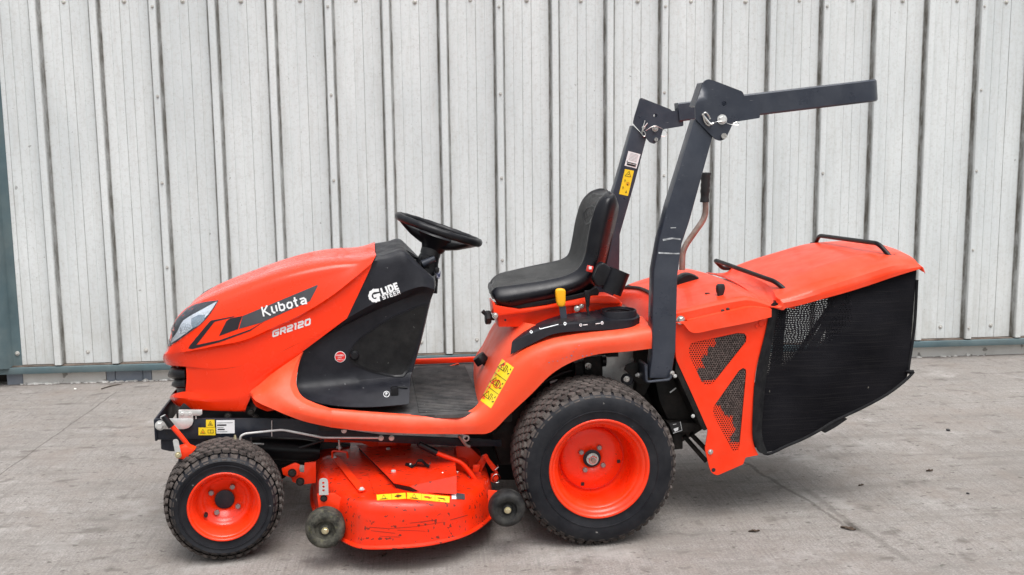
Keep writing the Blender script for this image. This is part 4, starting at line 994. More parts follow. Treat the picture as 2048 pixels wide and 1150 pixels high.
for k, (C_, G_, A_, B_) in enumerate(SC_):
    e = tp[k]; cols_.append([T(*A_, .287+e), T(*B_, .262+e), T(*C_, .305+e), T(*G_, .685-e)])
mids = [(c[2]+c[3])/2 for c in cols_]; STN = []
for k, (A_, B_, C_, G_) in enumerate(cols_):
    t = (mids[min(k+1, 13)]-mids[max(k-1, 0)]); t.y = 0; t.normalize(); n_ = Vector((-t.z, 0, t.x)); d = dep[k]; E = mids[k]-n_*d; E.x -= (.022, .02, .012, .004)[k] if k < 4 else 0
    far = lambda p: Vector((G_.x+(p.x-C_.x), .99-p.y, G_.z+(p.z-C_.z)))
    STN.append([A_-n_*.03+Vector((0, .05, 0)), A_, B_, B_*.3+C_*.7+n_*.012+Vector((0, -.004, 0)), C_+n_*.004+Vector((0, .012, 0)), C_*.62+E*.38-n_*(d*.3), E, G_*.62+E*.38-n_*(d*.3), G_+n_*.004-Vector((0, .012, 0)), far(B_)*.3+G_*.7+n_*.01, far(B_), far(A_), far(A_)-n_*.03-Vector((0, .05, 0))])
rows_ = [[STN[k][i] for k in range(14)] for i in range(13)]
bm = bmesh.new(); RS_ = resample(rows_, 4, 4); V = grid(bm, RS_)
bm.faces.new([v[0] for v in V]); bm.faces.new([v[-1] for v in V][::-1]); bmesh.ops.recalc_face_normals(bm, faces=bm.faces)
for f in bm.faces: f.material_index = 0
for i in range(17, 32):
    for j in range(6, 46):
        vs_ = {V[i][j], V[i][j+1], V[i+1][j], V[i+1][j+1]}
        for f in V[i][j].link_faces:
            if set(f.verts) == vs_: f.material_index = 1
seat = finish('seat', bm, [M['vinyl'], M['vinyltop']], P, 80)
bm = prism_px([(1006,592),(1014,600),(1024,606),(1090,601),(1170,585),(1194,572),(1199,585),(1196,592),(1160,598),(1092,610),(1020,621),(1006,616),(1001,604)], .285, .695, .012, 3, .03); finish('seat_shell', bm, M['blacksmooth'], seat)
# back shell of the backrest
bm = prism_px([(1222,392),(1231,396),(1237,408),(1236,425),(1226,470),(1216,520),(1206,560),(1190,575),(1180,560),(1196,530),(1208,480),(1216,430)], .33, .64, .012, 3, .02); finish('back_shell', bm, M['blacksmooth'], seat)
SBV = bvh_of(seat)
# embossed badge on the backrest: shield ring with letters, on the inner face
cb = caster(SBV, .0012)
stick('badge_ring', [[(1166,425),(1173,415),(1184,410),(1192,412),(1188,430),(1180,447),(1172,450),(1166,440)], [(1168,427),(1174,418),(1184,413),(1189.5,414.5),(1186,429),(1179,444),(1173,446.5),(1168.5,438)]], cb, M['vinyl'], seat, 5)
stick('badge_lettering', [line_loop((1171+k*3.2, 436-k*1.5), (1173+k*3.2, 425-k*1.5), 1.2) for k in range(5)], cb, M['vinyl'], seat, 5)
# seat-belt buckle, retractor
bm = prism_px([(1186,560),(1197,532),(1206,524),(1225,538),(1234,545),(1222,577),(1205,572),(1196,575)], .19, .235, .006, 3, .012); sbk = finish('belt_anchor', bm, M['blacksmooth'], P)
bm = bmesh.new(); a_, b_ = T(1240, 541, .2), T(1222, 585, .2); tube(bm, [a_, b_], [.034, .034], 24, cap=False); o = finish('belt_reel', bm, M['blacksmooth'], sbk, 40); solid(o, .003)
bm = bmesh.new(); tube(bm, [a_+(b_-a_)*.12, b_], .0315, 24); finish('reel_core', bm, M['ink'], sbk, 40)
bm = bmesh.new(); box(bm, T(1179.5, 537.5, .20), (.022, .014, .022), .003, 2, rot=Matrix.Rotation(R(15), 3, 'Y')); finish('buckle', bm, M['redtag'], sbk)
bm = bmesh.new(); box(bm, T(1180.5, 536, .192), (.010, .004, .010), .001, 1); finish('buckle_slot', bm, M['decalW'], sbk)
# ------------------------------------------------------------------ roll bar
def plate(px, Y0, Y1, name, m, parent, w_=.002, rnd_=.006, holes=()):
    poly = round_poly(xz(px, Y0), rnd_); hl_ = []
    for hx, hy, hr in holes:
        c_ = T(hx, hy, Y0); hl_.append([(c_.x+hr*math.cos(t), c_.z+hr*math.sin(t)) for t in [2*math.pi*i/20 for i in range(20)]])
    bm = bmesh.new()
    if not hl_: prism(bm, poly, Y0, Y1); bev(bm, w_, 2)
    else:
        LL = [poly]+hl_; v, F = fill2d(LL, .03); F_ = []
        for y, fl_ in ((Y0, False), (Y1, True)):
            B = [bm.verts.new((p[0], y, p[1])) for p in v]
            for t in F:
                q = [B[i] for i in t]; bm.faces.new(q[::-1] if fl_ else q)
            F_.append(B)
        be = [e for e in bm.edges if len(e.link_faces) == 1]; m0 = {tuple(round(c, 6) for c in (a.co.x, a.co.z)): a for a in F_[1]}
        for e in be:
            if abs(e.verts[0].co.y-Y0) < 1e-6 and abs(e.verts[1].co.y-Y0) < 1e-6:
                a, b_ = e.verts; a2_ = m0[(round(a.co.x, 6), round(a.co.z, 6))]; b2_ = m0[(round(b_.co.x, 6), round(b_.co.z, 6))]
                bm.faces.new((a, b_, b2_, a2_))
        for x in [x for x in bm.verts if not x.link_faces]: bm.verts.remove(x)
    return finish(name, bm, m, parent, 30)
rb = empty('roll_bar', (0, 0, 0), P)
post_px = [(1391,237),(1426,272),(1379,443),(1364,487),(1355,553),(1353,640),(1351,702),(1345,740),(1339,757),(1299,757),(1301,740),(1305,711),(1305,640),(1308,542),(1319,480),(1337,410)]
bm = bmesh.new(); prism(bm, xz(post_px, .095), .095, .155); bev(bm, .004, 3); post = finish('post', bm, M['steel'], rb, 40)
plate([(1390,213),(1408,162),(1417,158),(1432,162.6),(1485,183),(1490,195),(1519.7,191),(1520,236),(1468.5,244),(1463,253),(1452,277),(1441,282),(1431,279),(1391,238)], .089, .0955, 'hinge_plate', M['steel'], rb, holes=((1448,207,.0085),))
plate([(1390,213),(1408,162),(1417,158),(1432,162.6),(1485,183),(1490,195),(1519.7,191),(1520,236),(1468.5,244),(1463,253),(1452,277),(1441,282),(1431,279),(1391,238)], .1545, .161, 'hinge_plate', M['steel'], rb)
bm = bmesh.new(); prism(bm, xz([(1405,165),(1411,166),(1394,214),(1389,212)], .0955), .0955, .1545); finish('hinge_web', bm, M['steel'], rb)
# bend creases rubbed to bare metal
pc = caster(bvh_of(post), .0008)
M['scuff'] = pm('rubbed bare metal', (.42, .44, .46), .45, metal=.3, var=.4, vs=90)
for Lp in ([(1325,478),(1343,475),(1361,477),(1361,480),(1345,478),(1326,482)], [(1317,504),(1350,506),(1359,505.5),(1359,508.5),(1335,508),(1317,507.5)], [(1341,455),(1352,454.5),(1352,456),(1341,456.5)]):
    stick('scuff', [Lp], pc, M['scuff'], post, 4, thick=0)
# folded hoop: near arm, bend, cross bar, far arm
def hoop():
    bm = bmesh.new(); a_, b_ = T(1470, 0, .1), None
    top0, bot0 = T(1488, 189, .1), T(1488, 234, .1); top1, bot1 = T(1722, 161.5, .1), T(1722, 206.5, .1)
    c0, c1 = (top0+bot0)/2, (top1+bot1)/2; hh = (top1-bot1).length/2; dx = (c1-c0).normalized(); upv = Vector((-dx.z, 0, dx.x)); ht = .028; rad = .07; path = []
    path.append((c0+Vector((0, ht, 0)), Vector((0, -1, 0))));
    e = c1+Vector((0, ht, 0))
    for k in range(9):
        t = R(90*k/8); path.append((e+dx*rad*math.sin(t)+Vector((0, rad*(1-math.cos(t)), 0)), Vector((0, -1, 0))*math.cos(t)+dx*math.sin(t)))
    far_y = 1.0-.1-ht
    for k in range(9):
        t = R(90*k/8); path.append((Vector((e.x, far_y, e.z))+dx*rad*math.cos(t)-Vector((0, rad*(1-math.sin(t)), 0)), dx*math.cos(t)+Vector((0, 1, 0))*math.sin(t)))
    q = c0.copy(); q.y = far_y; path.append((q, Vector((0, 1, 0))))
    rings = []
    for c_, o_ in path:
        L_ = []
        for sx, sz in ((1, .86), (.82, 1), (-.82, 1), (-1, .86), (-1, -.86), (-.82, -1), (.82, -1), (1, -.86)): L_.append(c_+o_*ht*sx+upv*hh*sz)
        rings.append(L_)
    V = grid(bm, rings, True); bm.faces.new(V[0]); bm.faces.new(V[-1][::-1]); return finish('folding_hoop', bm, M['steel'], rb, 40)
hoop()
# far post, plates
fpx = [(1266,250),(1293,277),(1269.5,366),(1240,468.7),(1239,541),(1234,600),(1190,600),(1192,541),(1200,468),(1234.8,359)]
bm = bmesh.new(); prism(bm, xz(fpx, .86), .86, .915); bev(bm, .004, 3); fpost = finish('post', bm, M['steel'], rb, 40)
fpl = [(1266,246),(1269.5,231),(1280,196.6),(1284,196),(1340.7,218.5),(1344,222),(1366,220),(1367,252),(1326,258.7),(1320.6,279),(1308,288),(1300,285)]
plate(fpl, .853, .8595, 'hinge_plate', M['steel'], rb, holes=((1311,231,.0085),)); plate(fpl, .9155, .922, 'hinge_plate', M['steel'], rb, holes=((1306,231,.0085),))
# pins, nuts, clips
bolt(rb, T(1444, 239, .088), .0125, M['zinc'], name='hinge_nut'); bolt(rb, T(1310, 257, .852), .010, M['bright'], name='hinge_nut')
for x, y, Y in ((1446, 272, .088), (1311, 279, .852)):
    bm = bmesh.new(); tube(bm, [T(x, y, Y+.02), T(x, y, Y)+Vector((0, -.012, 0))], .0095 if Y < .5 else .008, 16); finish('hinge_pin', bm, M['bright'], rb)
bm = bmesh.new(); c_ = T(1414, 238, .08); t_ = [c_+Vector((.011*math.cos(t)-.012*math.sin(t)*.7, -.004*math.sin(t), .021*math.sin(t))) for t in [2*math.pi*i/18 for i in range(17)]]
tube(bm, t_, .0027, 8); finish('lynch_clip', bm, M['bright'], rb)
bm = bmesh.new(); tube(bm, [T(1404, 228, .08), T(1412, 238, .08), T(1421, 248, .078), T(1427, 246, .078)], .0042, 8, spline=3); finish('lynch_pin', bm, M['bright'], rb)
bm = bmesh.new(); tube(bm, [T(1426, 246, .078), T(1436, 243, .07), T(1447, 243, .07), T(1458, 248, .078), T(1470, 250, .078), T(1478, 249, .078), T(1474, 244, .078), T(1466, 247, .078)], .0011, 6, spline=4); finish('retaining_wire', bm, M['bright'], rb)
bm = bmesh.new(); tube(bm, [T(1290, 241, .846), T(1285, 258, .846), T(1284, 268, .846), T(1288, 273, .846), T(1291, 268, .846), T(1286, 259, .846), T(1295, 246, .846)], .0022, 6, spline=4); finish('spring_clip', bm, M['bright'], rb)
bm = bmesh.new(); tube(bm, [T(1291, 262, .846), T(1298, 257, .842), T(1310, 252, .842), T(1325, 258, .846), T(1334, 265, .846), T(1330, 272, .846), T(1322, 272, .846)], .0011, 6, spline=4); finish('retaining_wire', bm, M['bright'], rb)
for x, y in ((1287, 255),): bolt(rb, T(x, y, .850), .006, M['bright'])
# stickers on the far post
fpc = planecast(.8592); fpc2 = planecast(.8584)
Qw_ = [(1257,302), (1281,308.5), (1273,337), (1249,331)]
sticker(fpost, fpc, fpc2, Qw_, [('poly', 'ink', [(.08, .66), (.14, .62), (.14, .70), (.9, .70), (.92, .76), (.1, .76)]), ('poly', 'ink', [(.15, .8), (.9, .8), (.9, .92), (.15, .92)])]+[('line', 'charcoal', (.2, .1+.09*k), (.85, .1+.09*k), .015) for k in range(6)], 'decalW', name='data_sticker')
Qy_ = [(1250,338), (1268,341.5), (1256,392), (1238,388)]
sticker(fpost, fpc, fpc2, Qy_, [('tri', 'ink', .5, .17, .13), ('line', 'ink', (.42, .2), (.6, .15), .02), ('ring', 'ink', .32, .46, .035), ('line', 'ink', (.25, .4), (.35, .44), .02), ('ring', 'decalR', .68, .54, .065), ('poly', 'ink', [(.6, .6), (.68, .49), (.76, .6)]), ('ring', 'ink', .28, .74, .035), ('line', 'ink', (.2, .68), (.3, .72), .02), ('poly', 'ink', [(.62, .9), (.7, .79), (.78, .9)])])
# lift lever behind the near post
bm = bmesh.new(); tube(bm, bend([T(1411, 400, .5), T(1411, 434, .5), T(1372, 489, .5), T(1365, 505, .5), T(1364, 540, .5)], .03), .0115, 14); ll = finish('deck_lift_lever', bm, M['rust'], P)
bm = bmesh.new(); prof = [(345, .021), (347, .0225), (352, .019), (358, .0205), (364, .0185), (370, .0205), (376, .0185), (382, .0205), (388, .018), (396, .0175), (401, .0195), (404, .0195)]
V = grid(bm, [[T(1412-(y-345)*.05, y, .5)+Vector((r_*math.cos(t)*.9, r_*math.sin(t), 0)) for t in [2*math.pi*i/16 for i in range(16)]] for y, r_ in [(345.01, .004)]+prof+[(404.5, .012)]], True); bm.faces.new(V[0]); bm.faces.new(V[-1][::-1]); finish('lever_grip', bm, M['ink'], ll, 50)
bm = bmesh.new(); lathe(bm, [(0, -.03), (.05, -.03), (.055, -.02), (.055, .02), (.05, .03), (0, .03)], T(1374, 574, .5), 28); finish('lever_boot', bm, M['blacksmooth'], P, 40)
# ------------------------------------------------------------------ rear cover ahead of the grass collector
def surf(rows, name, m, parent, ku=3, kv=3, sharp=(), th=.003, smooth=35, mir=False):
    bm = bmesh.new(); grid(bm, resample(rows, ku, kv, sharp=sharp)); o = finish(name, bm, m, parent, smooth); solid(o, th, -1); return o
def V3(*a): return Vector(a)
nearK = [T(1351,622,.14), T(1380,616,.14), T(1430,605,.14), T(1475,596,.14), T(1500,594,.14), T(1543,606,.14)]
nearK2 = [T(1351,628,.128), T(1382,622,.128), T(1430,611,.128), T(1474,603,.128), T(1502,601,.128), T(1543,613,.128)]
foldK = [T(1352,644,.118), T(1376,641,.114), T(1425,630,.11), T(1472,620,.108), T(1504,614,.108), T(1543,618,.112)]
edgeK = [T(1366,646,.112), T(1386,666,.108), T(1428,659,.106), T(1472,650.5,.105), T(1506,643.5,.105), T(1543,634,.108)]
def lat(row, y, dz): return [V3(p.x, y, p.z+d) for p, d in zip(row, dz)]
Kr = [[V3(p.x, .128, p.z) for p in foldK], nearK2, nearK,
      lat(nearK, .2, [.002,.004,.005,.006,.006,.004]), lat(nearK, .26, [.003,.007,.010,.012,.012,.006]), lat(nearK, .5, [.008,.020,.030,.034,.026,.018]),
      lat(nearK, .76, [.006,.016,.026,.028,.020,.016]), lat(nearK, .82, [.0,.006,.010,.012,.012,.010]), lat(nearK, .87, [-.02,-.02,-.02,-.02,-.02,-.02])]
cov = surf(Kr, 'rear_cover', M['faded'], P, 3, 3, sharp=(1, 2))
surf([foldK, edgeK], 'cover_flange', M['faded'], P, 3, 1, th=.0025)
surf([[V3(p.x, .13, p.z+.002) for p in foldK[1:]], foldK[1:]], 'flange_ledge', M['faded'], P, 3, 1)
# sloping lip that carries the cover on under the front of the lid
RK = catmull([Kr_[-1] for Kr_ in Kr[2:]], 3)
surf([[p+Vector((-.01, 0, -.004)) for p in RK], [p+Vector((.03, 0, -.012)) for p in RK], [p+Vector((.09, 0, -.02)) for p in RK]], 'cover_rear_lip', M['faded'], P, 1, 1)
# recess moulded in the cover with the small latch handle
KB = bvh_of(cov); KC = caster(KB, .002)
kq = caster(KB, 0)(1440, 590); knob([(1436,1447,568),(1433,1449,571),(1432,1449.5,577),(1433,1448,584),(1435,1446,588),(1434,1445,592)], 0, kq.y if kq else .35, .012, M['ink'], cov)
for x, y in ((1445, 622), (1455.5, 618.5)):
    q = KC(x, y); bm = bmesh.new(); lathe(bm, [(.0065, .002), (.0065, -.002), (.004, -.0035), (0, -.004)], q, 12); finish('rubber_plug', bm, M['ink'], cov)
q = caster(KB, .0)(1415, 587); 
if q:
    bm = bmesh.new(); box(bm, q, (.018, .012, .006), .002); finish('rubber_plug', bm, M['ink'], cov)
bm = bmesh.new(); a0, a1 = .315, .335
# front rim of the cover: ledge, dark seam, lower body
surf([[V3(.312, .14, .778), V3(.306, .5, .806), V3(.312, .87, .768)], [V3(.30, .14, .766), V3(.295, .5, .795), V3(.30, .87, .757)], [V3(.268, .15, .742), V3(.262, .5, .775), V3(.268, .86, .742)], [V3(.245, .16, .715), V3(.24, .5, .735), V3(.245, .86, .715)]], 'cover_front_rim', M['orange'], P, 4, 2, th=.006)
bm = bmesh.new(); tube(bm, [V3(.302, .145, .775), V3(.298, .5, .803), V3(.302, .865, .765)], .006, 8, spline=5); finish('seal_strip', bm, M['ink'], P)
bm = bmesh.new(); box(bm, (.30, .5, .66), (.09, .68, .13), .01, 2); finish('rear_body_box', bm, M['orange'], P)

# ------------------------------------------------------------------ collector frame: perforated side panel
YS = .132
outer = round_poly(xz([(1351,640),(1543,612),(1543,634),(1541,641),(1532,661.6),(1513.6,729.5),(1508,770),(1506,802),(1504.6,874),(1509,894),(1517,910),(1491,915),(1486.5,928.5),(1434.5,951),(1424,946.6),(1418.6,935),(1409.6,897),(1416,860.6),(1385,790),(1351,716)], YS), [.0,.002,.01,.02,.03,.04,.04,.04,.03,.01,.004,.004,.006,.02,.01,.01,.01,.01,.03,.02])
w1 = [(1378,697),(1381,688),(1387,685),(1475,666),(1489,667),(1493,673),(1492,684),(1428,765),(1420,771),(1411,771),(1404,765),(1379,712)]
w2 = [(1478,741),(1486,736),(1492,739),(1492.5,748),(1479,893),(1476,902),(1469,903.5),(1463,898),(1427,829),(1426,818),(1430,809)]
W1, W2 = xz(w1, YS), xz(w2, YS)
def perf_plate(loops, y0, y1, name, m, parent, step=.03):
    bm = bmesh.new(); v, F = fill2d(loops, step); rows_ = []
    for y, fl_ in ((y0, 0), (y1, 1)):
        B = [bm.verts.new((p[0], y, p[1])) for p in v]; rows_.append(B)
        for t in F: q = [B[i] for i in t]; bm.faces.new(q[::-1] if fl_ else q)
    for e in [e for e in bm.edges if len(e.link_faces) == 1 and abs(e.verts[0].co.y-y0) < 1e-6]:
        i0 = e.verts[0].index; a, b_ = e.verts
        ia, ib = rows_[0].index(a), rows_[0].index(b_); bm.faces.new((a, b_, rows_[1][ib], rows_[1][ia]))
    for x in [x for x in bm.verts if not x.link_faces]: bm.verts.remove(x)
    return finish(name, bm, m, parent, 30)
sp_ = perf_plate([outer, W1, W2], YS, YS+.004, 'collector_side_panel', M['orange'], P)
sp2 = sp_.copy(); sp2.location = (0, .736, 0); COL.objects.link(sp2); sp2.parent = P
from mathutils import noise as mnoise
def clogged(p):
    """where grass has packed into the perforated panel (0 clean, 1 packed); p in mower coordinates"""
    x, z = p.x, p.z; a, b_ = T(1436, 676, YS), T(1398, 738, YS); n1 = mnoise.noise(Vector((x*34, 0, z*34)))*.022+mnoise.noise(Vector((x*90, 3, z*90)))*.010
    s1 = ((x-a.x)*(b_.z-a.z)-(z-a.z)*(b_.x-a.x))/math.hypot(b_.x-a.x, b_.z-a.z)       # distance right of the upper edge line
    if z > T(1450, 775, YS).z and x < T(1600, 700, YS).x and not (x > T(1440, 775, YS).x and z < T(1440, 745, YS).z):
        lim = T(1495, 735, YS).x; return 1 if (-s1+n1 > 0 and z+.9*n1 > T(1400, 762, YS).z) else 0
    c_, d_ = T(1430, 806, YS), T(1466, 838, YS)
    s2 = z-(c_.z+(x-c_.x)*(d_.z-c_.z)/(d_.x-c_.x))
    return 1 if (s2+n1 > 0 or (x+n1 > T(1463, 860, YS).x and z > T(1463, 884, YS).z)) else 0
m, nt, b = new_mat('perforated orange mesh clogged with grass'); at = N(nt, 'ShaderNodeAttribute'); at.attribute_name = 'clog'
c = mixc(nt, at.outputs['Fac'], (.86, .05, .01), mixc(nt, ramp(nt, noise(nt, 160, 3), .4, .6), (.035, .024, .022), (.13, .095, .085)))
nt.links.new(c, b.inputs['Base Color']); b.inputs['Roughness'].default_value = .5; M['perf'] = m
def hexmesh(loop, y0, name, parent, s=.0088, rr_=.0034):
    bm = bmesh.new(); xs_ = [p[0] for p in loop]; zs_ = [p[1] for p in loop]; r_ = 0; z = min(zs_)-s
    cen = Vector((sum(xs_)/len(xs_), sum(zs_)/len(zs_))); lay = bm.verts.layers.float.new('clog')
    while z < max(zs_)+s:
        x = min(xs_)-s+(s/2 if r_ % 2 else 0)
        while x < max(xs_)+s:
            p = Vector((x, z)); q = cen+(p-cen)*.97
            if inside((q.x, q.y), [loop]):
                H = [(x+s/math.sqrt(3)*math.sin(R(60*k)), z+s/math.sqrt(3)*math.cos(R(60*k))) for k in range(6)]
                I = [(x+rr_*math.sin(R(60*k)), z+rr_*math.cos(R(60*k))) for k in range(6)]
                o_ = [bm.verts.new((a, y0, b_)) for a, b_ in H]; i_ = [bm.verts.new((a, y0, b_)) for a, b_ in I]; j_ = [bm.verts.new((a, y0+.0015, b_)) for a, b_ in I]
                cv = clogged(Vector((x, y0, z)))
                for v_ in o_+i_+j_: v_[lay] = cv
                for k in range(6):
                    k2 = (k+1) % 6; bm.faces.new((o_[k], o_[k2], i_[k2], i_[k])); bm.faces.new((i_[k], i_[k2], j_[k2], j_[k]))
            x += s
        z += s*math.sqrt(3)/2; r_ += 1
    bmesh.ops.remove_doubles(bm, verts=bm.verts, dist=1e-5); return finish(name, bm, M['perf'], parent, None, kind='stuff')
hexmesh(W1, YS+.003, 'perforated_mesh', sp_); hexmesh(W2, YS+.003, 'perforated_mesh', sp_)
M['clog'] = pm('clogged grass and grime', (.05, .035, .03), .9, var=.5, vs=30, bump=.6, bs=120)
bm = bmesh.new(); box(bm, (.47, YS+.014, .58), (.22, .004, .36)); bmesh.ops.delete(bm, geom=bm.verts[:], context='VERTS')
prism(bm, xz([(1366,680),(1500,655),(1500,760),(1486,912),(1458,912),(1418,830),(1400,790)], YS+.012), YS+.012, YS+.016); finish('inner_screen', bm, M['clog'], sp_)
bolt(sp_, T(1361, 640, YS-.002), .0115, M['bright']); bolt(sp_, T(1421, 903.5, YS), .007, M['bright'])
q = T(1427, 940, YS-.0005); bm = bmesh.new(); lathe(bm, [(0, 0), (.0075, 0)], q, 16); finish('pin_hole', bm, M['ink'], sp_)
for x, y, r_ in ((1524, 646, .013), (1514, 652, .007)):
    bm = bmesh.new(); lathe(bm, [(r_, 0), (r_, -.003), (r_*.75, -.004), (r_*.7, -.002), (0, -.002)], T(x, y, YS), 16); finish('pressed_boss', bm, M['orange'], sp_)
# ------------------------------------------------------------------ bag
def fabric(opn=False):
    m, nt, b = new_mat('open black bag mesh' if opn else 'black woven bag fabric'); L = nt.links
    c = mixc(nt, ramp(nt, noise(nt, 6, 5, .6), .35, .7), (.004, .004, .006), (.010, .0095, .012))
    ln = noise(nt, 5, 2, .5, stretch=(1.2, 1, 52)); c = mixc(nt, ramp(nt, ln, .52, .68, 0, .5), c, (.018, .017, .018))       # horizontal weave
    c = mixc(nt, ramp(nt, noise(nt, 70, 2, .5, stretch=(1, 1, .6)), .76, .8, 0, .6), c, (.3, .28, .24))                    # caught clippings
    L.new(c, b.inputs['Base Color']); b.inputs['Roughness'].default_value = .8; b.inputs['Specular IOR Level'].default_value = .12
    bp = N(nt, 'ShaderNodeBump'); bp.inputs['Strength'].default_value = .6; bp.inputs['Distance'].default_value = .002
    L.new(math_(nt, 'ADD', ln, noise(nt, 260, 2)), bp.inputs['Height']); L.new(bp.outputs[0], b.inputs['Normal'])
    # open weave where the cloth is still clean: upper front corner
    tc = nt.nodes.get('TC'); sx = N(nt, 'ShaderNodeSeparateXYZ'); L.new(tc.outputs['Object'], sx.inputs[0])
    X, Z = sx.outputs[0], sx.outputs[2]
    edge = math_(nt, 'ADD', math_(nt, 'MULTIPLY', X, .55), math_(nt, 'MULTIPLY', noise(nt, 5, 4, .6), .16))
    clean = math_(nt, 'MULTIPLY', ramp(nt, math_(nt, 'SUBTRACT', Z, edge), .08, .125, 0, 1), ramp(nt, X, .95, .96, 1, 0))
    band = math_(nt, 'SUBTRACT', math_(nt, 'MULTIPLY', X, 1.6), Z); band = math_(nt, 'ABSOLUTE', math_(nt, 'SUBTRACT', band, .665))
    clean = math_(nt, 'MULTIPLY', clean, ramp(nt, band, .022, .027, 0, 1))
    w1_ = math_(nt, 'SINE', math_(nt, 'MULTIPLY', math_(nt, 'ADD', Z, math_(nt, 'MULTIPLY', noise(nt, 9, 2, .5), .03)), 900))
    w2_ = math_(nt, 'SINE', math_(nt, 'MULTIPLY', math_(nt, 'ADD', X, math_(nt, 'MULTIPLY', noise(nt, 13, 2, .5, stretch=(1, 1, 4)), .04)), 620))
    hole = math_(nt, 'MULTIPLY', ramp(nt, w1_, .0, .5, 0, 1), ramp(nt, w2_, -.3, .4, 0, 1))
    al = math_(nt, 'SUBTRACT', 1, math_(nt, 'MULTIPLY', math_(nt, 'MULTIPLY', hole, clean), .85))
    if opn: al = math_(nt, 'ADD', .4, 0)
    L.new(al, b.inputs['Alpha']); return m
M['bag'] = fabric(); M['open'] = fabric(True)
M['bagtrim'] = pm('black bag webbing', (.007, .007, .009), .75, spec=.2, var=.3, vs=20, dust=((.07, .07, .065), .25, 25), bump=.5, bs=200)
bY = .15
colsx = [  # columns front to rear: (top px, bottom px)
 ((1547,600),(1507,893)), ((1570,606),(1536,904)), ((1600,600),(1575,889)), ((1640,590),(1608,876)), ((1690,577),(1640,858)), ((1735,560),(1690,830)), ((1775,548),(1730,812)), ((1805,540),(1775,787)), ((1826,538),(1808,762)), ((1833,540),(1817,744))]
rows = []
NR = 9
for k in range(NR):
    t = k/(NR-1); r_ = []
    for i, (a, b_) in enumerate(colsx):
        u = i/(len(colsx)-1); bul = .024*math.sin(math.pi*u)*math.sin(math.pi*t)+(.006*math.sin(9*u+6*t)+.005*math.sin(17*u-8*t))*math.sin(math.pi*t)
        r_.append(T(a[0]+(b_[0]-a[0])*t, a[1]+(b_[1]-a[1])*t, bY-bul))
    rows.append(r_)
bm = bmesh.new(); grid(bm, resample(rows, 4, 4))
bag = finish('grass_bag', bm, M['bag'], P, 60, recalc=False)
bot = resample(rows, 4, 4)[-1]; topr = resample(rows, 4, 4)[0]
bm = bmesh.new(); grid(bm, [bot, [V3(p.x, .5, p.z-.01) for p in bot], [V3(p.x, .85, p.z) for p in bot]]); finish('bag_floor', bm, M['bagtrim'], bag, 60)
rear = [r_[-1] for r_ in resample(rows, 4, 4)]
bm = bmesh.new(); grid(bm, [rear, [V3(p.x+.015, .5, p.z) for p in rear], [V3(p.x, .85, p.z) for p in rear]]); finish('bag_back', bm, M['bag'], bag, 60)
far_ = bag.copy(); far_.data = bag.data.copy(); COL.objects.link(far_); far_.parent = bag; far_.name = 'bag_far_side'
for v in far_.data.vertices: v.co.y = 1-v.co.y
far_.data.flip_normals(); far_.data.materials[0] = M['open']
bm = bmesh.new(); grid(bm, resample([[T(1543,609,.126), T(1530,668,.126), T(1514,735,.126), T(1507,802,.126), T(1505,870,.126), T(1514,900,.126)], [T(1551,604,.128), T(1539,668,.125), T(1524,740,.124), T(1517,800,.124), T(1514,870,.124), T(1521,906,.126)], [T(1562,612,.135), T(1551,650,.14), T(1536,735,.14), T(1528,800,.14), T(1524,868,.14), T(1536,909,.135)]], 4, 3)); o = finish('bag_front_band', bm, M['bagtrim'], bag, 60); solid(o, .004)
bm = bmesh.new(); tube(bm, [T(1516,893,.14), T(1535,908,.14), T(1575,891,.135), T(1608,877,.132), T(1640,860,.13), T(1662,846,.13), T(1690,832,.128), T(1730,813,.128), T(1775,788,.13), T(1808,763,.135), T(1826,744,.14), T(1817,741,.145), T(1824,690,.15), T(1830,640,.15), T(1834,560,.15)], .0055, 8, spline=4); finish('bag_piping', bm, M['bagtrim'], bag)
bm = bmesh.new(); tube(bm, [T(1812,742,.14), T(1826,744,.14)], [.004, .008], 8); finish('bag_corner_tab', bm, M['bagtrim'], bag)
bm = bmesh.new(); grid(bm, resample([[T(1640,861,.128), T(1665,845,.126), T(1688,834,.126)], [T(1650,866,.13), T(1672,854,.128), T(1695,838,.13)]], 3, 3)); o = finish('torn_flap', bm, M['bagtrim'], bag); solid(o, .003)
bm = bmesh.new(); 
for a_, b_ in (((1560,625),(1522,880)), ((1830,560),(1812,735)), ((1690,575),(1640,640))): pass
tube(bm, [T(1675,590,.5), T(1560,760,.5)], .01, 8); finish('bag_inner_stay', bm, M['ink'], bag)
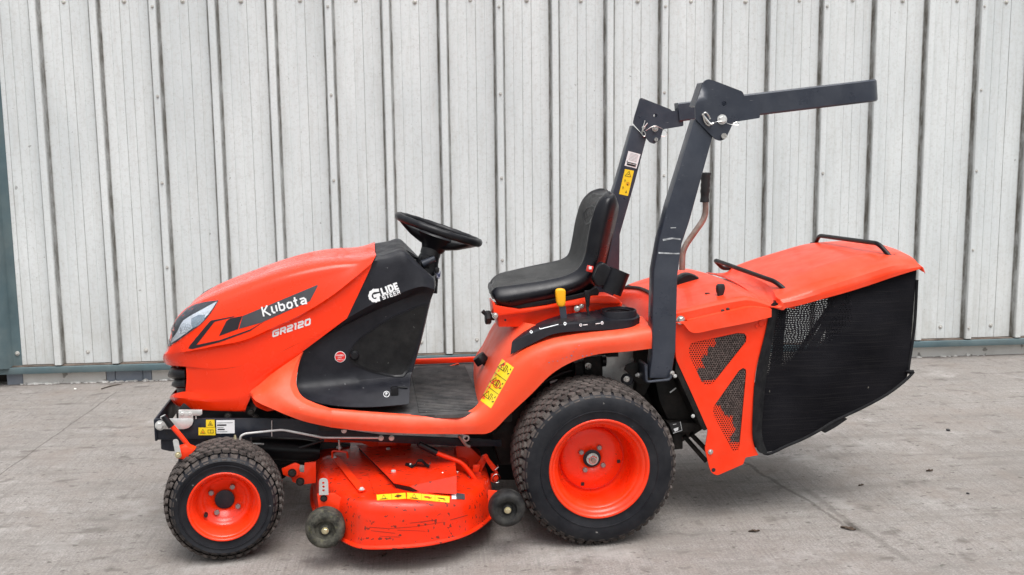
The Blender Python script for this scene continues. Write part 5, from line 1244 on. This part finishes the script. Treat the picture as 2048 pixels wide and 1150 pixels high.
# ------------------------------------------------------------------ collector lid
Lr = [
 [(1572,616,.122),(1600,610.5,.122),(1645,598,.122),(1692,585,.122),(1740,570,.122),(1790,553,.122),(1846,536,.13)],
 [(1566,606,.118),(1600,599,.118),(1645,586,.118),(1692,573,.118),(1740,558,.118),(1790,543,.118),(1844,533,.13)],
 [(1560,599,.128),(1596,592,.125),(1642,577,.124),(1692,561,.124),(1742,545,.124),(1790,531,.125),(1836,527,.14)],
 [(1552,594,.15),(1592,581,.15),(1640,566,.15),(1690,550,.15),(1742,533,.15),(1788,521,.15),(1829,519,.16)],
 [(1549,587,.2),(1588,570,.2),(1635,554,.2),(1686,537,.2),(1738,522,.2),(1784,512,.2),(1820,512,.21)],
 [(1545,578,.25),(1582,556,.27),(1630,538,.27),(1681,521,.27),(1733,508,.27),(1776,503,.27),(1808,506,.27)],
 [(1530,566,.35),(1567,546,.37),(1618,529,.37),(1670,513,.37),(1721,501,.37),(1764,497,.37),(1796,500,.36)],
 [(1506,553,.5),(1543,536,.5),(1594,518,.5),(1650,502,.5),(1700,493,.5),(1745,490,.5),(1779,494,.5)],
 [(1484,541,.65),(1521,526,.65),(1573,509,.65),(1627,493,.65),(1676,485,.65),(1722,484,.65),(1758,488,.64)],
 [(1468,533,.76),(1505,519,.76),(1558,503,.76),(1612,488,.76),(1662,483,.76),(1708,482,.76),(1744,487,.76)],
 [(1462,538,.83),(1495,528,.83),(1547,512,.83),(1601,497,.83),(1650,490,.84),(1695,490,.84),(1733,494,.84)],
 [(1458,548,.87),(1490,538,.87),(1540,522,.87),(1594,507,.87),(1644,500,.88),(1688,499,.88),(1726,502,.88)],
]
bm = bmesh.new(); RL_ = resample(rows_px(Lr), 4, 3, sharp=(1, 2, 5)); V = grid(bm, RL_)
grid(bm, [[v[-1].co.copy() for v in V], [v[-1].co+Vector((.008, 0, -.02)) for v in V]])
def cov_rear(y):
    t = max(0, min(1, (y-.14)/.73)); return V3(.645+.018*t, y, .79+.03*t+.022*math.sin(math.pi*t))
fr_ = [v[0].co.copy() for v in V]; mid_ = [p*.55+cov_rear(p.y)*.45+V3(.012, 0, -.012) for p in fr_]
grid(bm, resample([fr_, mid_, [cov_rear(p.y)+V3(0, 0, -.004) for p in fr_]], 1, 4))
lid = finish('collector_lid', bm, M['faded'], P, 32); solid(lid, .004, -1)
LDB = bvh_of(lid)
bm = bmesh.new(); hr = .0085
tube(bm, bend([T(1606,585,.19), T(1586,592,.19), T(1550,563,.24), T(1429,520,.74), T(1446,537,.79), T(1462,536,.8)], .025), hr, 12); h1 = finish('lid_handle', bm, M['blacksmooth'], P, 60)
bm = bmesh.new(); box(bm, T(1600,587,.185)+Vector((0,0,-.003)), (.055, .02, .007), .002, 2, rot=Matrix.Rotation(R(-18), 3, 'Y')); finish('handle_foot', bm, M['blacksmooth'], h1)
for x, y in ((1597, 587), (1609, 583)): bolt(h1, T(x, y, .185)+Vector((0, 0, .002)), .006, M['bright'], (0, 0, 1))
bm = bmesh.new(); tube(bm, bend([T(1790,513,.22), T(1781,514,.22), T(1757,487,.26), T(1638,471,.74), T(1631,487,.79), T(1622,489,.79)], .025), hr, 12); h2 = finish('lid_handle', bm, M['blacksmooth'], P, 60)
bm = bmesh.new(); box(bm, T(1781,514,.215)+Vector((0,0,-.003)), (.04, .02, .007), .002, 2, rot=Matrix.Rotation(R(-8), 3, 'Y')); finish('handle_foot', bm, M['blacksmooth'], h2)
# far collector wall hidden by the bag, so the lid has something to sit on
bm = bmesh.new(); prism(bm, xz([(1560,610),(1575,606),(1548,890),(1530,900)], .2), .2, .23); finish('bag_frame', bm, M['ink'], P)
bm = bmesh.new(); tube(bm, [T(1562,615,.2), V3(T(1562,615,.2).x, .8, T(1562,615,.2).z)], .01, 8); finish('bag_frame', bm, M['ink'], P)

# ------------------------------------------------------------------ dark works between wheel, fender and collector
def gpx(px, y0, y1, name='frame_plate', m='grime', w_=.003, parent=None):
    bm = bmesh.new(); prism(bm, xz(px, y0), y0, y1); bev(bm, w_, 2); return finish(name, bm, M[m], parent or P, 30)
tr_ = gpx([(1060,760),(1120,725),(1200,700),(1300,690),(1420,700),(1440,760),(1420,850),(1340,900),(1150,900),(1050,880)], .42, .6, 'transaxle_case')
gpx([(1150,728),(1200,712),(1206,760),(1190,800),(1150,800)], .30, .36, 'gear_housing'); gpx([(1168,716),(1204,712),(1204,752),(1170,756)], .285, .30, 'gear_housing_cover')
bolt(P, T(1176, 732, .284), .009, M['bright'])
bm = bmesh.new(); tube(bm, [T(1203,722,.29), T(1211,722,.29)], .02, 14); finish('hydraulic_port', bm, M['blacksmooth'], P)
gpx([(1205,715),(1237,714),(1237,703),(1271,699),(1272,812),(1205,790)], .30, .306, 'side_plate', 'zinc', .001)
for x, y in ((1264, 719), (1243, 736)): bolt(P, T(x, y, .299), .007, M['zinc'])
gpx([(1272,700),(1305,694),(1305,760),(1290,790),(1272,790)], .26, .31, 'frame_plate', 'grime')
gpx([(1249,740),(1252,731),(1266,724),(1290,730),(1305,745),(1300,765),(1275,768),(1262,752)], .20, .21, 'link_arm', 'grime', .002)
bm = bmesh.new(); lathe(bm, [(0, -.012), (.018, -.012), (.021, -.008), (.021, .008), (0, .01)], T(1254,759,.2), 24); finish('cable_roller', bm, M['rubber'], P); bolt(P, T(1253, 758, .187), .008, M['bright'])
bm = bmesh.new(); tube(bm, [T(1271,751,.19), T(1289,747,.19)], .0055, 10); tube(bm, [T(1275,750,.19), T(1278,749.5,.19)], .009, 6); tube(bm, [T(1281,748.7,.19), T(1284,748,.19)], .009, 6); finish('adjuster_bolt', bm, M['zinc'], P)
# U bracket at the foot of the roll bar
bm = bmesh.new(); box(bm, T(1291,745,.12)+Vector((0, .03, 0)), (.010, .09, .062), .002); finish('mounting_bracket', bm, M['frame'], P)
bm = bmesh.new(); tube(bm, bend([T(1291,731,.085), T(1293,764,.085), T(1340,759,.085), T(1344,746,.085)], .01), .0045, 8); ub = finish('mounting_rod', bm, M['steel'], P); bolt(P, T(1344.5, 746, .085), .006, M['bright'])
# discharge chute: slanting black duct
ch = gpx([(1310,758),(1352,730),(1362,742),(1405,830),(1402,845),(1335,838),(1318,800)], .24, .62, 'discharge_chute')
gpx([(1352,718),(1362,728),(1414,840),(1418,858),(1408,862),(1400,850),(1350,742)], .135, .6, 'chute_flange', 'grime', .003)
gpx([(1336,846),(1400,846),(1385,862),(1346,868)], .2, .5, 'chute_floor', 'grime')
gpx([(1345,862),(1366,862),(1366,898),(1347,900)], .24, .27, 'tow_bracket', 'grime')
for a_, b_ in (((1368,872),(1412,922)), ((1382,868),(1418,905))):
    bm = bmesh.new(); tube(bm, [T(*a_, .3), T(*b_, .3)], .010, 6); finish('hitch_bar', bm, M['grime'], P)
ds = sticker(P, planecast(.198), planecast(.1972), [(1338,846), (1361,843), (1364.5,861), (1346,867)], [('line', 'decalW', (.02, .98), (.98, .98), .04), ('line', 'decalW', (.98, .0), (.98, 1), .04), ('poly', 'decalW', [(.2, .6), (.7, .55), (.6, .85), (.25, .9)]), ('line', 'decalW', (.3, .2), (.6, .18), .05)], 'ink', name='data_sticker')
for a_, b_, r_ in (((1356,742),(1360,760),.004), ((1340,785),(1352,776),.0025)):
    bm = bmesh.new(); tube(bm, [T(*a_, .2), T(*b_, .2)], r_, 6); finish('cable_end', bm, M['zinc'], P)
for x, y in ((1386, 832), (1350, 752)): bolt(P, T(x, y, .132), .005, M['zinc'])
# cables and hoses under the fender
for L_, r_, m_ in (([(1040,800),(1080,770),(1130,745),(1190,735)], .007, 'ink'), ([(1030,830),(1070,800),(1120,760),(1170,760)], .009, 'grime'), ([(1100,765),(1130,757)], .006, 'zinc'), ([(1000,850),(1030,852),(1060,850)], .006, 'ink'), ([(1005,857),(1040,858)], .004, 'zinc'), ([(1210,708),(1225,704),(1245,702)], .006, 'ink')):
    bm = bmesh.new(); tube(bm, [T(x, y, .34) for x, y in L_], r_, 8, spline=3 if len(L_) > 2 else 0); finish('hose', bm, M[m_], P)
bm = bmesh.new(); tube(bm, [V3(0, .2, .272), V3(0, .8, .272)], .045, 20); finish('rear_axle', bm, M['grime'], P)
bm = bmesh.new(); tube(bm, [V3(-1.249, .15, .19), V3(-1.249, .85, .19)], .022, 16); finish('front_axle', bm, M['frame'], P)
gpx([(985,870),(1050,800),(1070,830),(1050,930),(1000,930)], .30, .5, 'frame_plate'); gpx([(1000,700),(1130,690),(1120,800),(1010,870)], .5, .7, 'fuel_tank', 'grime', .02)

# ------------------------------------------------------------------ chassis and front frame
fr = gpx([(307.5,842),(310,838),(384,837),(512,837),(640,840),(663,856),(760,870),(1003,880),(1003,893),(930,893),(640,878),(532,873),(436,877),(311,880)], .24, .25, 'frame_rail', 'frame', .002)
f2 = fr.copy(); f2.location = (0, .51, 0); COL.objects.link(f2); f2.parent = P
gpx([(321,880),(500,876),(505,905),(340,903),(322,899)], .26, .30, 'front_weight_bracket', 'frame')
# front cross plate
a_, b_ = T(308, 840, .24), T(311, 880, .24)
bm = bmesh.new(); box(bm, ((a_.x+b_.x)/2+.003, .5, (a_.z+b_.z)/2), (.008, .53, .075), .002); finish('front_cross_plate', bm, M['frame'], P)
bm = bmesh.new(); box(bm, (a_.x+.075, .5, a_.z-.02), (.006, .5, .075), .001); finish('front_inner_plate', bm, M['grime'], P)
gpx([(357,819),(366,807),(500,812),(505,836),(357,838)], .30, .55, 'engine_bay', 'ink', .002)
gpx([(357,820),(404,820),(404,829),(400,831.5),(357,831.5)], .232, .24, 'hood_hinge_plate', 'zinc', .001)
for x in (364.5, 380.5): bolt(P, T(x, 827, .231), .0065, M['zinc'])
gpx([(335,837.5),(386,837),(386.5,843),(384,850),(377,856),(368,858.5),(328,858.5),(322,850)], .229, .2345, 'hinge_bracket', 'zinc', .001); gpx([(357,820),(386,829),(386,837),(357,837)], .2305, .236, 'hinge_bracket', 'zinc', .001)
bolt(P, T(320.5, 850.5, .229), .0125, M['zinc'])
for x, y in ((399,848), (386.5,857), (333.5,867)):
    bm = bmesh.new(); lathe(bm, [(0, 0), (.0038, 0)], T(x, y, .2393), 12); finish('frame_hole', bm, M['ink'], fr)
for x, y in ((456,832), (511,835), (502,824)): bolt(P, T(x, y, .262), .009, M['grime'])
bm = bmesh.new(); tube(bm, [T(392, 832, .236), T(392, 838, .236)], .002, 8); tube(bm, [T(543.5, 841, .236), T(543.5, 873, .236)], .0016, 8); finish('weld_bead', bm, M['zinc'], P, kind='stuff')
rc, rc2 = planecast(.2385), planecast(.2377)
sticker(fr, rc, rc2, [(412,839.5), (429,839.5), (429.5,854.5), (412,854.5)], [('tri', 'ink', .5, .52, .36), ('line', 'ink', (.38, .62), (.62, .62), .06), ('line', 'ink', (.42, .45), (.55, .55), .06)])
Q2 = [(397,855.2), (430.5,855.2), (431,870.5), (397,870.5)]
sticker(fr, rc, rc2, Q2, [('tri', 'ink', .26, .52, .36), ('poly', 'decalR', [(.2, .66), (.26, .45), (.32, .66)]), ('line', 'ink', (.56, .3), (.88, .3), .05), ('line', 'ink', (.56, .7), (.88, .7), .05), ('line', 'ink', (.56, .3), (.56, .7), .05), ('line', 'ink', (.72, .3), (.72, .7), .05), ('line', 'ink', (.88, .3), (.88, .7), .05)])
Q3 = [(432.5,840.5), (469,840), (469.5,866.5), (433,867)]
sticker(fr, rc, rc2, Q3, [('line', 'ink', (.04, .37), (.55, .37), .11), ('line', 'ink', (.06, .7), (.45, .7), .09), ('line', 'charcoal', (.04, .2), (.9, .2), .03), ('line', 'charcoal', (.04, .55), (.4, .55), .03), ('line', 'charcoal', (.04, .87), (.6, .87), .03)], 'decalW', name='data_sticker')
# front link lever
bm = bmesh.new(); tube(bm, [T(327,832,.2), T(343,853,.2)], [.0095, .0115], 14); gl = finish('lever_grip', bm, M['blacksmooth'], P)
bm = bmesh.new(); tube(bm, bend([T(339,847,.2), T(361,871,.2), T(387,905,.2)], .02), .0085, 12); finish('front_lift_lever', bm, M['orange'], P)
bm = bmesh.new(); tube(bm, [T(333,838,.205), T(324,838,.205), T(322,834,.205), T(331,830,.205)], .0025, 6, spline=3); finish('retaining_loop', bm, M['zinc'], P)
zl = round_poly(xz([(345,879),(356,879),(363,912),(352,915)], .11), .009)
bm = bmesh.new(); prism(bm, zl, .11, .114); finish('link_plate', bm, M['zinc'], P); bolt(P, T(356.5, 910, .109), .008, M['yzinc'])
gpx([(350,898),(372,893),(390,900),(372,920),(352,917)], .118, .16, 'lift_bracket', 'orange')
gpx([(356,915),(372,917),(370,930),(357,930)], .13, .2, 'lift_bracket_foot', 'frame')
# steering rod, drive shaft cover, lower bars
bm = bmesh.new(); tube(bm, bend([T(480,880,.2), T(481.5,872,.2), T(490,867.5,.2), T(564,859.4,.2), T(645,875,.2), T(756,875.5,.2)], .012), .004, 10); finish('brake_rod', bm, M['zinc'], P)
bm = bmesh.new(); tube(bm, [T(470,870,.19), T(470,880,.19)], [.003, .006], 8); finish('grease_nipple', bm, M['yzinc'], P)
bm = bmesh.new(); tube(bm, [T(520,896,.42), T(600,900,.42), T(640,902,.42)], [.04, .04, .034], 20); finish('drive_shaft_cover', bm, M['blacksmooth'], P)
bm = bmesh.new(); tube(bm, [T(598,896,.3), T(648,880,.3)], .005, 8); finish('cable', bm, M['ink'], P)
bm = bmesh.new(); tube(bm, [T(500,887,.34), T(528,888,.34)], .004, 8); finish('grease_line', bm, M['zinc'], P)
gpx([(500,880),(640,882),(700,890),(700,905),(640,915),(560,930),(500,920)], .5, .6, 'frame_plate', 'ink')
for x, y in ((688, 861), (762, 876), (783, 876)): bolt(P, T(x, y, .2), .007, M['zinc'])

gpx([(930,866),(1012,866),(1030,960),(960,960),(940,900)], .56, .6, 'dark_infill_plate', 'ink')  # black plate added only to darken the see-through gap beside the deck
gpx([(470,872),(640,872),(640,935),(600,930),(540,915),(480,905)], .62, .66, 'dark_infill_box', 'ink')  # black box added only to darken the opening below the front frame
# ------------------------------------------------------------------ mowing deck
deck = empty('mowing_deck', (0, 0, 0), P)
plan = [(-.975, .5), (-.97, .38), (-.953, .25), (-.92, .12), (-.875, .01), (-.825, -.07), (-.79, -.105), (-.74, -.118), (-.67, -.122), (-.6, -.118), (-.54, -.1), (-.48, -.068), (-.43, -.02), (-.385, .045), (-.352, .115), (-.335, .2), (-.33, .3), (-.33, .5)]
PL = catmull([Vector((x, y, 0)) for x, y in plan], 4)
def zt(x): return .24 if x < -.75 else .24-(x+.75)/.4*.035
def inset(d):
    out = []
    for i, p in enumerate(PL):
        a, b_ = PL[max(i-1, 0)], PL[min(i+1, len(PL)-1)]; t = (b_-a).normalized(); n_ = Vector((-t.y, t.x, 0)); out.append(p-n_*(-d))
    if True:
        for q, p in zip(out, PL):
            pass
    out[0].y = out[-1].y = .5; return out
def ring_at(d, zf): return [Vector((p.x, p.y, zf(q.x))) for p, q in zip(inset(d), PL)]
bm = bmesh.new(); zb_ = lambda x: .088
zr = [ring_at(-.012, zb_), ring_at(-.012, lambda x: .092), ring_at(-.002, lambda x: .097), ring_at(.0, lambda x: .11), ring_at(.003, lambda x: .5*(.11+zt(x))), ring_at(.007, lambda x: zt(x)-.032), ring_at(.013, lambda x: zt(x)-.014), ring_at(.024, lambda x: zt(x)-.003), ring_at(.042, zt), ring_at(.08, lambda x: zt(x)+.002)]
V = grid(bm, zr)
cr_ = [Vector((max(-.88, min(-.4, p.x)), .5, .245)) for p in PL]; grid(bm, [[v.co.copy() for v in V[-1]], [Vector((a.co.x*.5+b_.x*.5, a.co.y*.45+.5*.55, .243)) for a, b_ in zip(V[-1], cr_)], cr_])
mirror(bm); bmesh.ops.dissolve_degenerate(bm, dist=1e-5, edges=bm.edges); dk = finish('deck_shell', bm, M['deckpaint'], deck, 40); solid(dk, .003, -1)
DB = bvh_of(dk); DC = caster(DB, .0012); DC2 = caster(DB, .0022)
# belt cover: raised plate with folded near edge
def poly3(bm, P_):
    return bm.faces.new([bm.verts.new(p) for p in P_])
A_, B_, C_, D_, E_, F_, G_ = TZ(713,891,.262), TZ(774,952,.258), TZ(820,973.5,.252), TZ(913,952,.268), TZ(907.5,895,.268), TZ(913,988.5,.222), TZ(840,984,.226)
B2 = TZ(788,967,.256)
bm = bmesh.new(); v = {k: bm.verts.new(p) for k, p in zip('ABbCDEFG', (A_, B_, B2, C_, D_, E_, F_, G_))}
bm.faces.new([v[k] for k in 'ABbCDE']); bm.faces.new([v[k] for k in 'CGFD'])
bc = finish('belt_cover', bm, M['deckpaint'], deck, 20); solid(bc, .0025, 1)
bm = bmesh.new(); a_ = [A_, B_, B2, C_, G_]; grid(bm, [[p+Vector((.01, .004, -.003)) for p in a_], [p+Vector((.006, .01, -.03)) for p in a_]]); finish('cover_gap', bm, M['ink'], bc)
BB = bvh_of(dk, bc); BC = caster(BB, 0.0)
for x, y, r_ in ((776.5, 899.5, .008), (787, 945, .0085)):
    q = BC(x, y); bolt(bc, q, r_, M['zinc'], (0, 0, 1))
bm = bmesh.new(); q = BC(850, 943); lathe(bm, [(0, -.0015), (.008, -.0015)], (0, 0, 0), 12, M=Matrix.Translation(q) @ Matrix.Rotation(R(-90), 4, 'X')); finish('cover_hole', bm, M['ink'], bc)
for x, y in ((885, 946.5), (915, 945), (938, 955)): bolt(bc, BC(x, y) or TZ(x, y, .25), .004, M['bright'], (0, 0, 1), washer=False)
# black clip on the cover
bm = bmesh.new(); q = BC(824, 930); z0 = q.z; cs = [(810,929,.002), (824,934,.003), (830,930,.004), (835,922,.022), (842,922,.024), (850,930,.006), (857,934,.004), (860,926,.02)]
c0 = [TZ(x, y, z0+dz) for x, y, dz in cs]; grid(bm, [[p+Vector((0, -.012, 0)) for p in c0], [p+Vector((.004, .014, 0)) for p in c0]]); o = finish('belt_cover_clip', bm, M['blacksmooth'], bc); solid(o, .003); bolt(bc, TZ(821, 930, z0+.004), .006, M['bright'], (0, 0, 1))
# long strap and U bracket on the left, hanger stud
bm = bmesh.new(); s4 = [TZ(663,914,.252), TZ(675,912,.252), TZ(733,982,.245), TZ(718,985,.245)]
fz = poly3(bm, s4); g_ = bmesh.ops.extrude_face_region(bm, geom=[fz]); bmesh.ops.translate(bm, vec=(0, 0, .004), verts=[v for v in g_['geom'] if isinstance(v, bmesh.types.BMVert)]); st = finish('deck_strap', bm, M['orange'], deck, 20)
bolt(st, TZ(723.5, 979, .251), .007, M['zinc'], (0, 0, 1)); bolt(st, TZ(669.5, 915, .257), .006, M['zinc'], (0, 0, 1))
bm = bmesh.new(); tube(bm, bend([T(664.5,916,.33), T(664.5,901.5,.33), T(694,903.5,.33), T(695.5,916,.33)], .006), .004, 8); finish('hanger_bracket', bm, M['orange'], deck)
bm = bmesh.new(); tube(bm, [T(677,868,.33), T(679,900,.33)], .0035, 10); hg = finish('hanger_stud', bm, M['zinc'], deck); bolt(hg, T(678.5, 896, .33), .008, M['zinc'], (0, 0, 1))
# red mounting arms around the deck
def dpx(px, y0, y1, name, m='orange', w_=.002): return gpx(px, y0, y1, name, m, w_, deck)
dpx([(580,933),(596,929),(600,945),(608,946),(609,926),(632,924),(632,966),(600,970),(585,964),(580,950)], .24, .25, 'front_hanger_arm')
dpx([(563,938),(590,926),(600,930),(596,952),(580,955),(566,950)], .225, .235, 'front_link')
for x, y in ((584.5, 945.5), (600.5, 963)): bolt(deck, T(x, y, .222), .011, M['grime'])
dpx([(640,876),(822,876),(822,892),(757,896),(757,900),(722,886),(640,884)], .42, .45, 'mounting_frame'); dpx([(757,884),(793,882),(793,892),(757,893)], .40, .42, 'mounting_clamp')
bm = bmesh.new(); tube(bm, [V3(-.86, .30, .40), V3(-.86, .5, .40)], .012, 12); finish('mounting_pin', bm, M['orange'], deck)
dpx([(908,895),(911,895),(914,946),(911,946)], .33, .46, 'cover_upright'); dpx([(912,893),(936,890),(966,918),(966,938),(940,946),(914,950)], .30, .305, 'pivot_plate')
dpx([(953,930),(966,910),(973,912),(972,925),(962,945)], .25, .26, 'rear_link'); dpx([(964,912),(973,908),(979,918),(996,938),(992,945),(985,942),(974,926)], .235, .243, 'rear_link')
dpx([(983,950),(996,944),(996,962),(990,967),(981,963)], .235, .255, 'rear_link_lug')
bolt(deck, T(971, 913, .232), .007, M['orange']); bolt(deck, T(991, 956, .232), .008, M['orange'])
bm = bmesh.new(); c_ = T(993, 957, .225); tube(bm, [c_+Vector((.014*math.cos(t), 0, .016*math.sin(t))) for t in [2*math.pi*i/20 for i in range(18)]], .0016, 6); finish('spring_ring', bm, M['bright'], deck)
bm = bmesh.new(); c_ = T(993, 935, .225); tube(bm, [T(990,940,.228), T(997,934,.228), T(995,930,.228)], .0016, 6); finish('split_pin', bm, M['bright'], deck)
dpx([(941,944),(962,944),(965,972),(943,975)], .21, .215, 'lever_quadrant'); dpx([(946,930),(960,930),(958,945),(945,945)], .2, .21, 'lever_lug')
bm = bmesh.new(); tube(bm, bend([T(840,889,.17), T(872,905.5,.17), T(922,924,.17), T(938,941,.17), T(957,968,.17)], .03), .0082, 12); lv = finish('deck_release_lever', bm, M['orange'], deck)
bm = bmesh.new(); tube(bm, [T(836.5,887,.17), T(839,888.5,.17), T(873,906,.17)], [.007, .0115, .0115], 14); finish('lever_grip', bm, M['blacksmooth'], lv)
bm = bmesh.new(); tube(bm, [T(958,968,.175), T(958,968,.155)], .014, 14); finish('lever_pivot', bm, M['orange'], lv)
bm = bmesh.new(); tube(bm, [T(953,974,.17), T(945,990,.17)], .009, 10); finish('lever_foot', bm, M['orange'], deck)
bm = bmesh.new(); tube(bm, bend([T(918,871,.2), T(933,891,.2), T(940,893,.2)], .008), .006, 8); finish('hook_rod', bm, M['rust'], P); dpx([(922,884),(942,884),(942,893),(924,893)], .205, .22, 'rod_guide', 'grime')
bm = bmesh.new(); lathe(bm, [(.012, 0), (.012, -.004), (.007, -.005), (.007, 0)], T(932, 876, .2), 16); finish('rod_washer', bm, M['zinc'], P)
# stickers on the deck shoulder
sticker(dk, DC, DC2, [(753,990), (811,986), (812,998), (754,1001)], [('tri', 'ink', .24, .5, .42), ('line', 'ink', (.1, .88), (.38, .88), .08), ('line', 'ink', (.51, 0), (.51, 1), .04), ('ring', 'decalR', .73, .5, .33), ('poly', 'ink', [(.6, .55), (.7, .35), (.86, .4), (.84, .6), (.7, .68)])])
sticker(dk, DC, DC2, [(814,985.5), (899,993.5), (898.5,1005.5), (814,998)], [('tri', 'ink', .17, .5, .42), ('line', 'ink', (.07, .88), (.27, .88), .08), ('line', 'ink', (.34, 0), (.34, 1), .03), ('poly', 'decalR', [(.4, .4), (.5, .35), (.56, .55), (.42, .62)]), ('line', 'ink', (.66, 0), (.66, 1), .03), ('line', 'ink', (.5, .7), (.58, .5), .08), ('poly', 'ink', [(.72, .4), (.9, .45), (.88, .62), (.74, .52)])])
stick('paper_label', [[(903,998.5), (904,984), (907,980), (912,987), (912,998.5)]], DC2, M['decalW'], dk, 4)
stick('paper_label', [[(912,987), (929,989), (929,999.5), (912,998.5)]], DC2, M['charcoal'], dk, 4)
M['scratch'] = pm('dark scratch', (.2, .02, .01), .6, var=.4, vs=60)
for L_ in ([(739,1054),(777,1057),(830,1053),(885,1044)], [(742,1061),(790,1066)], [(795,1060),(850,1062)], [(874,1031),(881,1027)], [(900,1040),(935,1030)], [(760,1072),(800,1074)], [(742,1046),(750,1043)], [(820,1046),(870,1040)], [(745,1008),(800,1008)]):
    for a, b_ in zip(L_[:-1], L_[1:]): stick('scratch', [line_loop(a, b_, random.uniform(.6, 1.1))], DC, M['scratch'], dk, 8, thick=0)
# anti-scalp rollers
def roller(px, py, Y, r_, m_, wd=.055):
    e_ = empty('anti_scalp_roller', T(px, py, Y), deck); bm = bmesh.new()
    lathe(bm, [(r_*.5, .012), (r_*.52, .004), (r_*.62, .002), (r_*.72, .0), (r_*.86, .003), (r_*.96, .012), (r_, .024), (r_, wd-.012), (r_*.95, wd-.002), (r_*.6, wd), (0, wd)], (0, 0, 0), 48); finish('roller_tyre', bm, M[m_], e_, 50)
    bm = bmesh.new(); lathe(bm, [(r_*.52, .005), (r_*.48, .014), (r_*.3, .018), (r_*.26, .012), (r_*.2, .008), (0, .008)], (0, 0, 0), 32); finish('roller_hub', bm, M['yzinc' if m_ == 'grassy_' else m_], e_, 40)
    bolt(e_, (0, .008, 0), .0085, M['yzinc'], washer=True); return e_
r1 = roller(650, 1063, -.075, .064, 'grassy', .07); r2 = roller(1016, 1022, -.055, .061, 'scalp', .06)
dpx([(634,988),(669,986.5),(701,1008),(709,1046),(669,1027),(638,1025)], .0, .006, 'roller_bracket'); bolt(deck, T(647.5, 996.5, -.001), .0085, M['grime'])
zs_ = round_poly(xz([(638,957),(656,957),(657,990),(638,990)], -.012), [.013, .013, 0, 0]); hh = []
for x, y in ((646.5, 966), (647, 973.5), (647, 981)):
    c_ = T(x, y, -.012); hh.append([(c_.x+.0042*math.cos(t), c_.z+.0042*math.sin(t)) for t in [2*math.pi*i/12 for i in range(12)]])
perf_plate([zs_]+hh, -.012, -.008, 'height_strap', M['zinc'], deck, .02)
dpx([(976,980),(1012,984),(1018,1008),(1000,1018),(976,1020)], .005, .011, 'roller_bracket')
for ob, y_ in ((r1, .92), (r2, .9)):
    c_ = ob.location.copy(); c_.y = 1-c_.y; dup(ob, deck, Matrix.Translation(c_) @ Matrix.Rotation(math.pi, 4, 'Z'))
